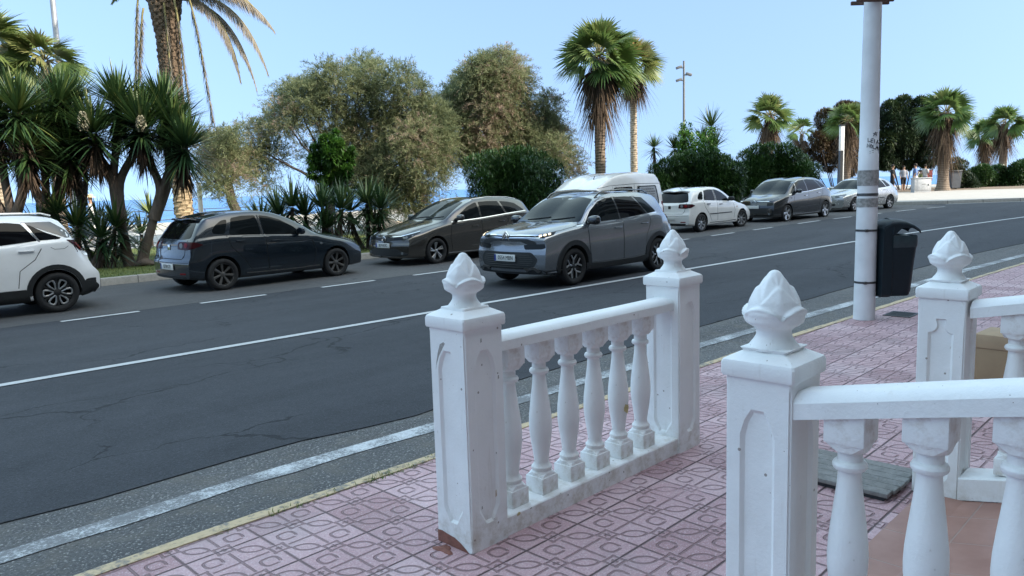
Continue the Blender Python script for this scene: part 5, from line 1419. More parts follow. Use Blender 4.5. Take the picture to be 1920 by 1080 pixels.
TAM2 = [(-1.61, 0.61, 5.86, 0.68), (-1.14, -0.64, 6.18, 0.54), (-0.8, -0.58, 6.38, 0.61), (-0.12, -0.45, 6.63, 0.61), (0.35, 0.74, 6.48, 0.54), (0.56, -0.1, 5.99, 0.37), (-1.48, 0.2, 5.04, 0.81), (-0.53, -0.32, 5.28, 0.81), (0.29, 0.01, 5.12, 0.68), (-1.95, -0.18, 4.24, 0.75), (-0.8, -0.24, 4.07, 0.81), (0.15, 0.14, 4.18, 0.75), (0.9, 0.13, 3.75, 0.61), (0.83, 0.65, 4.7, 0.47), (1.71, 0.29, 5.21, 0.37), (1.64, 0.69, 4.67, 0.41), (1.51, 0.57, 4.14, 0.61), (2.18, 0.79, 3.91, 0.41), (2.52, 0.27, 2.82, 0.44), (1.91, -0.54, 3.31, 0.47), (0.83, 0.58, 3.21, 0.61), (-1.14, 0.74, 3.27, 0.61), (-2.02, 0.65, 3.43, 0.54), (-2.15, 0.11, 5.33, 0.54)]
TAMS = [(0.14, 0.34, 3.62, 0.41), (0.44, -0.46, 3.85, 0.27), (0.26, 0.53, 3.09, 0.41), (-0.21, 0.12, 3.4, 0.41), (0.79, -0.34, 2.78, 0.27), (0.08, -0.7, 2.44, 0.3), (-0.45, 0.57, 3.88, 0.35), (-0.45, 0.78, 3.05, 0.35), (0.5, -0.66, 2.08, 0.18), (0.91, 0.48, 3.3, 0.24)]
BRT = [(-.1,0,3.25,.22),(.28,-.2,3.12,.20),(-.42,.1,3.0,.20),(.1,-.3,2.85,.26),(-.30,.2,2.7,.26),(.46,.1,2.72,.22),(.02,.1,2.4,.28),(-.52,-.1,2.38,.16),(.48,-.2,2.35,.18),(.12,.3,3.5,.12),(-.25,0,2.05,.22),(.25,0,1.95,.2),(.6,.1,2.95,.12),(-.58,0,2.75,.12),(-.15,.1,1.7,.18)]
OLE = [(-1.37, -0.73, 2.42, 0.47), (-0.85, 0.35, 2.58, 0.53), (-0.26, -0.27, 2.56, 0.58), (0.32, 0.61, 2.66, 0.53), (0.84, 0.77, 2.47, 0.53), (1.31, 0.01, 2.22, 0.41), (-0.09, 0.8, 2.21, 0.64), (-0.67, -0.3, 2.16, 0.58), (0.49, -0.68, 2.13, 0.64), (0.09, 0.16, 2.84, 0.29)]
HED1 = [(-1.68, -0.75, 2.18, 0.36), (-1.2, -0.48, 2.28, 0.48), (-0.61, -0.15, 2.5, 0.42), (-0.08, 0.18, 2.66, 0.42), (0.58, -0.55, 2.64, 0.48), (1.11, -0.73, 2.33, 0.53), (1.53, 0.59, 2.43, 0.36), (1.77, -0.3, 2.07, 0.48), (-0.97, 0.73, 1.8, 0.59), (-0.08, 0.63, 1.95, 0.71), (0.82, -0.2, 1.86, 0.71), (1.59, -0.06, 1.6, 0.59)]
HED2 = [(-1.5, 0.03, 2.71, 0.55), (-0.96, 0.23, 2.97, 0.55), (-0.27, 0.15, 2.95, 0.62), (0.41, 0.09, 2.99, 0.55), (0.82, 0.19, 2.71, 0.55), (1.37, 0.7, 2.42, 0.55), (1.78, 0.01, 2.06, 0.41), (-0.89, -0.11, 2.21, 0.82), (0.14, 0.35, 2.25, 0.82), (1.1, -0.42, 1.95, 0.62), (-1.57, -0.32, 2.1, 0.62)]
VINE = [(-0.2, 0.76, 4.17, 0.35), (-0.39, 0.03, 3.73, 0.38), (0.11, 0.08, 3.59, 0.44), (0.49, -0.78, 3.77, 0.35), (0.55, -0.14, 3.32, 0.38), (-0.52, 0.13, 3.23, 0.35), (-0.01, -0.77, 3.15, 0.38), (0.87, 0.19, 3.12, 0.32)]
BROWN = [(-0.87, 0.21, 5.74, 0.78), (0.02, -0.7, 6.15, 0.78), (1.02, 0.2, 6.01, 0.89), (-0.53, -0.05, 4.73, 0.89), (0.47, 0.29, 4.92, 0.89), (1.25, -0.24, 4.67, 0.78), (-0.87, 0.33, 3.63, 0.89), (0.13, 0.38, 3.59, 0.89), (1.13, -0.76, 3.34, 0.78), (-1.64, -0.7, 4.32, 0.67), (-0.53, 0.28, 2.73, 0.56), (-1.87, 0.74, 3.32, 0.56), (0.58, -0.4, 2.47, 0.67)]
DARK = [(-1.17, -0.07, 6.35, 0.68), (-0.15, 0.15, 6.66, 0.68), (0.87, -0.29, 6.52, 0.68), (1.55, -0.22, 6.15, 0.57), (-1.05, -0.3, 5.33, 0.91), (0.08, -0.21, 5.52, 0.91), (1.21, 0.15, 5.26, 0.91), (-1.39, -0.32, 4.21, 0.91), (-0.26, -0.2, 4.17, 1.13), (0.99, 0.44, 4.02, 1.02), (1.89, -0.76, 4.56, 0.68), (-1.05, 0.11, 3.07, 0.91), (0.31, 0.38, 3.02, 0.91), (1.44, -0.3, 3.1, 0.91), (-1.62, -0.44, 2.86, 0.68), (-1.73, 0.49, 5.8, 0.57)]
HEDR = [(-0.41, -0.42, 1.61, 0.58), (0.16, -0.5, 1.71, 0.69), (0.97, -0.1, 1.34, 0.58), (1.78, 0.32, 1.66, 0.69), (2.47, -0.64, 1.75, 0.69), (3.16, -0.28, 1.85, 0.81), (-0.18, -0.27, 0.91, 0.69), (0.85, 0.53, 0.88, 0.69), (2.12, -0.1, 0.96, 0.81), (3.16, 0.57, 0.92, 0.81), (-0.76, -0.53, 1.05, 0.46)]
BUSH = [(-0.52, -0.26, 2.45, 0.44), (0.14, 0.24, 2.21, 0.55), (-0.08, 0.62, 1.45, 0.65), (0.58, -0.08, 1.32, 0.44), (0.68, -0.44, 0.88, 0.44)]
def gz(x): return float(g(x))+.155
def in_blobs(blobs, n, shell=.55, flat=1.):
    B = np.array(blobs); w = B[:, 3]**2; k = rng.choice(len(B), n, p=w/w.sum())
    d = rand_dirs(n); rad = rng.random(n)**(1/3)*(1-shell)+shell*rng.random(n)**.25
    c = B[k, :3]+d*(B[k, 3]*rad)[:, None]*np.array([1, 1, flat]); return c, d, k
def limbs(blobs, base, mat, parent, forks=3, r0=.16, lean=None, name='limb', maxn=24):
    """trunk that forks into limbs reaching for the foliage masses"""
    B = np.array(blobs); b = MB(); base = [Vector(p) for p in base]
    for i, p in enumerate(base):
        pass
    order = sorted(range(len(B)), key=lambda i: -B[i, 3])[:maxn]
    trunk_top = base[-1]
    for i in order:
        t = Vector(B[i, :3]); s = trunk_top; mid = s.lerp(t, .5)+Vector((random.uniform(-.2,.2), random.uniform(-.2,.2), -.12*abs(t.x-s.x)+random.uniform(0,.25)))
        pts = []
        for k in range(9):
            u = k/8; pts.append(s*(1-u)**2+mid*2*u*(1-u)+t*u*u+Vector((random.uniform(-1,1),random.uniform(-1,1),random.uniform(-1,1)))*.05)
        b.tube(pts, [r0*.42*(1-k/8)+.012 for k in range(9)], 6)
        for j in range(3):
            e = t+Vector(rand_dirs(1)[0])*B[i, 3]*.9; q = pts[random.randint(4, 7)]
            b.tube([q, q.lerp(e, .5)+Vector((0,0,.08)), e], [.018,.012,.004], 4)
    tr = MB(); k = len(base); tr.tube(base, [r0*(1.25-.35*i/(k-1)) for i in range(k)], 10)
    to = tr.build('trunk', mat, parent); b.build('limb', mat, to)
    return to
def tamarisk(name, label, group, x, y, blobs, base, n, seed_tint=0., mats=None, tl=.13):
    t = thing(name, label, 'tree', (x, y, 0), VROT, group)
    # foliage: tufts of fine needles hung on short sprays
    ns = n//30
    c, d, k = in_blobs(blobs, ns, .5)
    sd = unit(d*.8+rng.normal(size=(ns,3))*.55+np.array([0,0,.25]))
    cl = rng.random(len(blobs))
    V = []
    reps = 30
    u = np.tile(np.linspace(0, 1, reps), ns); C = np.repeat(c, reps, 0); SD = np.repeat(sd, reps, 0)
    Ls = np.repeat(rng.uniform(.25,.9,ns), reps)
    p = C+SD*(u*Ls)[:, None]; p[:, 2] -= (u*Ls)**2*.5
    dd = unit(SD*.7+rng.normal(size=p.shape)*.65)
    tint = np.clip(np.repeat(rng.normal(.48,.20,ns)+(cl[k]-.5)*.55, reps)+rng.normal(0,.10,len(p))+seed_tint, 0, 1)
    v, q, tt = diamonds(p, dd, rng.uniform(.6,1.4,len(p))*tl, .019, tint)
    np_mesh('crown', v, q, mats or L_TAM, t, tt)
    limbs(blobs, base, B_TAM, t)
    return t
TG = 'feathery trees along the promenade'
def shrink(bl): return [(x, y*1.3, z-.22, r*.90) for x, y, z, r in bl]
TAM1 = TAM1+[(3.1,.3,4.6,.7),(3.3,-.3,3.6,.7),(3.0,.2,2.6,.6),(2.2,.4,1.7,.7),(1.3,-.2,1.6,.6)]
TAM1, TAM2, TAMS = shrink(TAM1), shrink(TAM2), shrink(TAMS)
tamarisk('tamarisk_tree', 'broad feathery olive-green tree behind the low yucca clump, largest crown in the view', TG, 16.56, 24.53, TAM1, [(-.9,0,.15),(-.95,.05,.7),(-.8,.05,1.3),(-.55,0,2.0)], 270000)
tamarisk('tamarisk_tree', 'feathery tree with pinkish seed heads, right of the broad one and above the round oleander', TG, 22.15, 21.69, TAM2, [(.3,.1,.2),(.25,.05,1.),(.1,0,1.8),(.0,0,2.6)], 250000, .12)
tamarisk('tamarisk_tree', 'small thin feathery tree above the navy hatchback, its lower boughs bare', TG, 12.27, 26.06, TAMS, [(.9,.1,.15),(.6,.05,.9),(.35,0,1.6),(.3,0,2.1)], 32000, .05)
def bush(name, label, cat, group, x, y, blobs, mat, n, L, W, fill=True, tb=0., stem=True, base_z=None, upl=.35):
    t = thing(name, label, cat, (x, y, 0), VROT, group); gzv = gz(x) if base_z is None else base_z
    bl = list(blobs)
    if fill:
        for (bx, by, bz, br) in blobs:
            zz = bz-br*1.1
            while zz > gzv+.35: bl.append((bx*.92+random.uniform(-.15,.15), by+random.uniform(-.4,.4), zz, br*1.0)); zz -= br*.9
    c, d, k = in_blobs(bl, n, .75)
    cl = rng.random(len(bl))
    dd = unit(d*.75+rng.normal(size=c.shape)*.5+np.array([0,0,upl]))
    tint = np.clip(rng.normal(.5,.2,n)+(cl[k]-.5)*.4+tb, 0, 1)
    keep = c[:, 2] > gzv+.03
    v, q, tt = ribbons(c[keep], dd[keep], rng.uniform(.7,1.3,keep.sum())*L, W, .25, tint[keep], 2, lambda u: (1-u)**.5*(.35+.65*min(1,u*4+.3)))
    np_mesh('crown' if cat == 'tree' else 'foliage', v, q, mat, t, tt)
    if stem:
        b = MB()
        for i in sorted(range(len(blobs)), key=lambda i: blobs[i][2])[:7]:
            bx, by, bz, br = blobs[i]; b.tube([(bx*.25,by*.3,gzv-.05),(bx*.6,by*.6,gzv+(bz-gzv)*.45),(bx,by,bz)], [.04,.028,.012], 6)
        b.build('trunk' if cat == 'tree' else 'stems', B_TAM, t)
    return t
bush('oleander_bush', 'round dark oleander with narrow leaves standing between the feathery tree and the white van', 'bush', 'dark oleander bushes', 19.27, 18.48, OLE, L_OLE, 46000, .19, .044)
bush('oleander_bush', 'long dark green oleander hedge rising behind the white hatchback', 'bush', 'dark oleander bushes', 29.03, 17.52, HED1, L_OLE, 60000, .20, .05, tb=.06)
bush('oleander_bush', 'dark rounded oleander directly behind the graphite people carrier', 'bush', 'dark oleander bushes', 36.38, 17.16, HED2, L_OLE, 60000, .20, .052, tb=.02)
bush('leafy_shrub', 'bright light-green leafy shrub climbing among the yuccas over the oleander hedge', 'bush', None, 30.87, 18.5, VINE, L_BRT, 8000, .16, .11, tb=.05)
bush('young_tree', 'small bright green tree in front of the broad feathery crown', 'tree', None, 12.77, 19.84, BRT, L_BRT, 9000, .15, .06, fill=False, tb=-.05)
bush('round_tree', 'dense dark round-crowned tree shading the far promenade behind the street pole', 'tree', None, 58.94, 18.42, DARK, L_DARK, 60000, .24, .085, fill=False)
bush('brown_tree', 'brownish half-dry tree beside the white-topped lamp column', 'tree', None, 54.64, 21.38, BROWN, L_BROWN, 42000, .22, .07, fill=False)
bush('far_hedge', 'low dark hedge at the right edge beyond the pale pavement', 'hedge', None, 63.68, 15.01, HEDR, L_OLE, 34000, .2, .07, base_z=.75)
bush('far_bush', 'small dark bush behind the grey refuse container', 'bush', None, 59.5, 14.99, BUSH, L_DARK, 10000, .2, .07, base_z=.75)

# --- sword-leaved yuccas
def yucca_head(c, axis, R0, n=110, dead=40, tb=0.):
    """rosette of stiff leaves plus a skirt of hanging dead ones"""
    ax = np.array(axis, float); ax /= np.linalg.norm(ax)
    d = rand_dirs(n*2); d = d[(d@ax) > -.55][:n]; d = unit(d+ax*.12); n = len(d)
    o = np.repeat(np.array([c], float), n, 0)+d*.05-ax*rng.uniform(0,.28,n)[:, None]*(d@ax < .3)[:, None]
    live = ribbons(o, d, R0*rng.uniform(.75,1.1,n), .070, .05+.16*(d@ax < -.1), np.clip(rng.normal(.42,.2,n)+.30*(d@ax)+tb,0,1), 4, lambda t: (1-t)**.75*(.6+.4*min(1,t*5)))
    m = dead; a = rng.uniform(0, 2*PI, m)
    e = unit(np.stack([np.cos(a)*.5, np.sin(a)*.5, -np.ones(m)*rng.uniform(.4,1.2,m)], 1))
    o2 = np.array([c], float)-ax*rng.uniform(.12,.62,m)[:, None]+e*.05
    dd = ribbons(o2, e, R0*rng.uniform(.35,.7,m), .05, .2, rng.beta(1.2,5,m), 3)
    return live, dd
def yucca(label, group, x, y, stems, R0=.85, tb=0., n=110, dead=45, trunkr=.10, rock=False, cat='yucca', bloom=()):
    """stems: list of [points from the ground up]; a head sits at each end"""
    z0 = gz(x); t = thing('yucca', label, cat, (x, y, z0), VROT, group)
    lv, dv = [], []; tr = MB()
    for pts in stems:
        P = [Vector(p) for p in pts]; k = len(P)
        fine = [Vector(p) for p in catmull([tuple(p) for p in P], 5)]; m = len(fine)
        tr.tube(fine, [trunkr*(1.0+.55*(1-i/(m-1))**4)*(1-.25*i/(m-1)) for i in range(m)], 12)
        ax = (fine[-1]-fine[-2]).normalized()*.4+Vector((0,0,1))
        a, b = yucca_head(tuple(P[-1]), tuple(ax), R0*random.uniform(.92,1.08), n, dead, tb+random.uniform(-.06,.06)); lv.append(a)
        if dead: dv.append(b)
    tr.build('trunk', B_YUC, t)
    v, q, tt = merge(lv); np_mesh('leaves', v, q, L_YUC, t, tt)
    if dv: v, q, tt = merge(dv); np_mesh('dead_leaves', v, q, L_DEAD, t, tt)
    for (bx, by, bz, h) in bloom:
        nb = 520; u = rng.random(nb); a = rng.uniform(0, 2*PI, nb); r = .10*np.sqrt(rng.random(nb))*(1-u)**.5*(.35+np.minimum(1,u*4)*.65)+.01
        c = np.stack([bx+np.cos(a)*r, by+np.sin(a)*r, bz+u*h], 1)
        v, q, tt = diamonds(c, unit(np.stack([np.cos(a)*.8, np.sin(a)*.8, -.5*np.ones(nb)], 1)), .06, .045, rng.random(nb)); np_mesh('flower_spike', v, q, L_FLOW, t, tt)
    return t
YG = 'yuccas on the lawn by the street'
# x to the right, y away, heights above the lawn; the crossing pair stands in front
yucca('forked yucca whose two pale trunks cross low at a knotted root', YG, 6.86, 19.36,
      [[(-.14,0,0),(-.20,0,.35),(-.26,0,1.1),(-.36,.02,1.75),(-.42,.02,2.15),(-.55,-.1,2.6),(-.62,-.15,3.15)],[(-.26,0,1.1),(-.40,.1,2.0),(-.30,.25,3.0),(-.22,.3,3.85)],
       [(.12,0,0),(.22,.02,.30),(.50,.05,1.1),(.78,.08,1.85),(1.0,.1,2.35),(1.42,0,2.75)],[(.50,.05,1.1),(.80,.15,1.9),(.95,.3,2.6),(1.02,.35,3.3)],[(.50,.05,1.1),(.70,.1,1.8),(.55,0,2.5),(.45,-.05,3.25)],[(-.26,0,1.1),(-.3,.2,2.),(.05,.4,2.8),(.12,.5,3.55)],[(.50,.05,1.1),(.85,.3,2.1),(.75,.5,3.0),(.70,.6,3.75)]], 1.04, n=330, dead=200, trunkr=.10, bloom=((-.62,-.55,3.2,.42),(.62,-.4,3.15,.36)))
yucca('yucca with a thin reddish leaning trunk beside the crossing pair', YG, 6.4, 20.6, [[(-.62,0,0),(-.42,0,.7),(-.2,0,1.5),(-.08,0,2.2),(-.10,0,3.35)],[(-.2,0,1.5),(-.5,.1,2.2),(-.78,.1,3.1)],[(-.2,0,1.5),(-.4,.2,2.4),(-.45,.3,3.9)],[(-.2,0,1.5),(-.45,.3,2.4),(-.9,.4,3.7)]], 1.04, n=310, dead=180, trunkr=.07)
yucca('tall yucca behind the white crossover, dead leaves hanging in a thick skirt', YG, 5.45, 20.75, [[(.05,0,0),(.0,0,1.2),(.05,0,2.2),(.1,0,3.35)],[(.0,0,1.0),(.35,.1,2.0),(.62,.1,2.75)],[(0,0,1.4),(-.4,.1,2.2),(-.5,.1,3.1)],[(0,0,1.2),(.3,.2,2.2),(.45,.2,3.9)]], 1.04, n=320, dead=200, trunkr=.10)
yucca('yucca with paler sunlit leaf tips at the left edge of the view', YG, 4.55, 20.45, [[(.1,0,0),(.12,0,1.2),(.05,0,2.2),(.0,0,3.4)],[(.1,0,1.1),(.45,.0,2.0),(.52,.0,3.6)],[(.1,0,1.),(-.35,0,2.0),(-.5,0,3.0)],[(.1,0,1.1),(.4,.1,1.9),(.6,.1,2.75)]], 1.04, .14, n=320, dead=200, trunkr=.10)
LG = 'low stemless yuccas'
def lowyucca(label, x, y, heads, R0, tb=0., n=120, dead=20):
    return yucca(label, LG, x, y, [[(hx*.4,hy,0),(hx*.8,hy,hz*.5),(hx,hy,hz)] for hx,hy,hz in heads], R0, tb, n, dead, .06)
lowyucca('low dark yucca, left one of the spiky row behind the navy hatchback', 10.36, 18.72, [(0,0,1.05),(-.5,.1,.85),(.4,-.1,1.25),(-.1,.2,.6)], .95)
lowyucca('low dark yucca in the middle of the spiky row behind the navy hatchback', 11.21, 17.95, [(0,0,1.2),(-.5,.1,1.0),(.5,0,1.15),(.1,-.1,.65)], .95)
lowyucca('low dark yucca at the nose of the grey-brown estate, ending the spiky row', 12.6, 17.9, [(0,0,1.25),(-.5,.1,1.05),(.38,0,1.1),(.2,-.1,.65)], .95)
lowyucca('small yellow-green yucca glimpsed between the crossing trunks, against the sea', 8.0, 22.6, [(.55,0,1.15),(-.5,.2,.85),(.1,.3,.6)], .75, .38, 80, 14)
lowyucca('sprawling dark yucca low behind the tail of the white crossover', 5.85, 20.0, [(0,0,1.0),(-.5,.1,1.3),(.55,0,.7),(.9,0,.95),(-.9,0,.9)], .85, -.05)
lowyucca('yucca clump with drooping yellowish leaves, between white crossover and crossing trunks', 6.75, 21.4, [(0,0,.95),(.6,.1,.75),(-.4,0,.6)], .8, .25, 100, 25)
UG = 'yuccas over the oleander hedge'
def hedgeyucca(label, x, y, hz, R0, extra=()):
    return yucca(label, UG, x, y, [[(0,0,0),(.05,0,hz*.5),(0,0,hz)]]+[[(0,0,.2),(ex*.5,0,ez*.6),(ex,0,ez)] for ex,ez in extra], R0, .08, 120, 30, .08, cat='yucca')
hedgeyucca('small round yucca head standing alone left of the bright green shrub', 31.29, 20.93, 3.05, .72)
hedgeyucca('tallest yucca over the oleander hedge, right of the bright green shrub', 32.3, 18.47, 3.85, 1.05, ((-.35,3.1),(.15,2.9)))
hedgeyucca('yucca tangled in the left side of the bright green shrub', 31.37, 19.42, 3.35, .8, ((-.35,2.9),))

# --- fan palms
def fan_leaves(c, n, Rl, elev, tint0, petiole=.36, nseg=22, wid=.062, droop=.26, spread=R(72)):
    """n fans around the head c; elev: (low, high) angles of their stalks"""
    segs, pets = [], MB()
    for i in range(n):
        az = 2.399*i+random.uniform(-.3,.3); u = (i+.5)/n; el = elev[0]+(elev[1]-elev[0])*u+random.uniform(-.15,.15)
        a = np.array([math.cos(az)*math.cos(el), math.sin(az)*math.cos(el), math.sin(el)])
        pl = petiole*Rl*random.uniform(.85,1.15)
        h = np.array(c)+a*pl; h[2] -= .12*pl*math.cos(el)
        pets.tube([tuple(np.array(c)+a*.08), tuple(np.array(c)+a*pl*.5+np.array([0,0,.02])), tuple(h)], [.022,.016,.011], 4)
        side = np.cross(a, [0,0,1.]); side = side/(np.linalg.norm(side)+1e-6); nrm = np.cross(side, a); ro = random.uniform(-1.1, 1.1); side, nrm = side*math.cos(ro)+nrm*math.sin(ro), nrm*math.cos(ro)-side*math.sin(ro)
        a2 = unit((a*math.cos(.12)-nrm*math.sin(.12))[None])[0]
        th = np.linspace(-spread, spread, nseg)
        d = np.outer(np.cos(th), a2)+np.outer(np.sin(th), side); d += nrm*(-.10*np.abs(np.sin(th)))[:, None]
        d = unit(d); L = Rl*.58*(.66+.34*np.cos(th*.9))*rng.uniform(.9,1.08,nseg)
        tt = np.clip(tint0+.25*(u-.5)+rng.normal(0,.05,nseg)+random.gauss(0,.08), 0, 1)
        segs.append(ribbons(np.repeat(h[None], nseg, 0), d, L, wid*Rl/1.2, droop*rng.uniform(.6,1.3,nseg), tt, 5, lambda t: 1.0*min(1,.25+t*2.2)*(1 if t < .5 else (1-t)/.5*.9+.10), side=np.cross(d, np.repeat((nrm+side*.2)[None], nseg, 0))))
    return merge(segs), pets
def skirt(c, n, Rl, r0, length):
    """thatch of dead fronds hanging against the trunk"""
    a = rng.uniform(0, 2*PI, n); z = -rng.random(n)**1.2*length
    o = np.stack([c[0]+np.cos(a)*r0, c[1]+np.sin(a)*r0, c[2]+z], 1)
    d = unit(np.stack([np.cos(a)*.55, np.sin(a)*.55, -np.ones(n)*rng.uniform(.5,1.6,n)], 1)+rng.normal(size=(n,3))*.12)
    return ribbons(o, d, Rl*rng.uniform(.35,.75,n), .05, .35, rng.beta(2,2.2,n), 4)
def fan_palm(label, x, y, h, Rl, group='fan palms along the promenade', trunkr=.20, nleaf=30, skirt_len=1.2, nsk=260, barkm=B_FAN, tint=.5, lean=(0,0), elev=(-.45,1.45), dry=0.):
    z0 = gz(x); t = thing('fan_palm', label, 'palm tree', (x, y, z0), VROT, group); H = h-z0
    b = MB(); n = 14; pts, rd = [], []
    for i in range(n+1):
        u = i/n; pts.append((lean[0]*u*u, lean[1]*u*u, H*u-.05)); rd.append(trunkr*(1+.45*max(0,1-u*6)**2)*(1-.12*u)*(1+random.uniform(-.04,.04)))
    b.tube(pts, rd, 16); 
    nb = int(H*26)       # cut leaf bases standing off the trunk
    for i in range(nb):
        u = i/nb; a = i*2.4; z = H*u; r = trunkr*(1-.12*u); cx, cy = lean[0]*u*u, lean[1]*u*u
        p = Vector((cx+math.cos(a)*r*.9, cy+math.sin(a)*r*.9, z)); e = Vector((math.cos(a), math.sin(a), .9)).normalized()*random.uniform(.06,.13)
        s = Vector((-math.sin(a), math.cos(a), 0))*.05; b.add([p-s, p+s, p+e+s*.6, p+e-s*.6, p+Vector((0,0,.07))], [(0,1,2,3),(3,2,4)])
    b.build('trunk', barkm, t)
    c = (lean[0], lean[1], H)
    (v, q, tt), pets = fan_leaves(c, nleaf, Rl, elev, tint, nseg=24)
    np_mesh('crown', v, q, L_FAN, t, np.clip(tt+dry, 0, 1)); pets.build('leaf_stalks', B_PET, t, sharp=0)
    if nsk:
        v, q, tt = merge([skirt(c, nsk, Rl*1.25, trunkr*.9, skirt_len)]); o = np_mesh('dead_fronds', v, q, L_DEAD, t, tt)
        (v, q, tt), pe = fan_leaves((c[0], c[1], c[2]-.15), max(5, nleaf//5), Rl*.8, (-1.25,-.8), .5, nseg=16, droop=.9); np_mesh('dying_fronds', v, q, L_DEAD, t, tt)
    return t
fan_palm('tall fan palm with thick brown skirt of dead fronds, above the white van', 24.72, 19.06, 6.7, 2.0, trunkr=.22, nleaf=38, skirt_len=2.1, nsk=420, tint=.48)
fan_palm('slim pale-trunked fan palm with orange bleached fronds beside the thick-skirted palm', 33.11, 23.36, 7.7, 1.9, trunkr=.19, nleaf=32, skirt_len=.9, nsk=300, barkm=B_FANP, tint=.62, dry=.12)
fan_palm('fan palm whose crown top peeks out above the pinkish feathery tree', 25.2, 25.72, 6.6, 1.25, nleaf=24, nsk=80, trunkr=.18)
fan_palm('fan palm at the left edge with bright sunlit fronds behind the tall yuccas', 6.13, 28.04, 6.5, 1.75, trunkr=.17, nleaf=30, nsk=120, barkm=B_FANP, tint=.52)
fan_palm('young fan palm between the left-edge palm and the leaning steel lamp post', 7.6, 27.4, 6.1, 1.5, trunkr=.16, nleaf=24, nsk=60, tint=.55, elev=(-.5,1.2))
fan_palm('fan palm with dry tan lower fronds, over the oleander behind the graphite people carrier', 43.68, 21.14, 5.45, 1.75, trunkr=.26, nleaf=28, skirt_len=1.0, nsk=240, tint=.50)
fan_palm('small sparse fan palm with a thin pale trunk, left of the brownish tree', 56.74, 24.95, 5.1, 1.55, trunkr=.12, nleaf=14, nsk=40, barkm=B_FANP, tint=.42)
fan_palm('fan palm rising out of the brownish tree, its dead fronds hanging grey', 50.98, 19.4, 5.3, 1.7, trunkr=.25, nleaf=26, skirt_len=2.2, nsk=420, tint=.42)
fan_palm('large fan palm with shaggy trunk on the pale pavement beside the utility cabinet', 54.25, 14.64, 5.6, 2.1, trunkr=.33, nleaf=30, skirt_len=2.4, nsk=420, tint=.36)
fan_palm('fan palm with its crown against the open sky at the far right', 71.95, 15.14, 5.6, 2.1, trunkr=.30, nleaf=24, skirt_len=2.0, nsk=260, tint=.33)
fan_palm('shorter fan palm squeezed between the two big palms at the far right', 75.47, 17.26, 4.9, 2.0, trunkr=.28, nleaf=24, skirt_len=2.4, nsk=260, tint=.34)

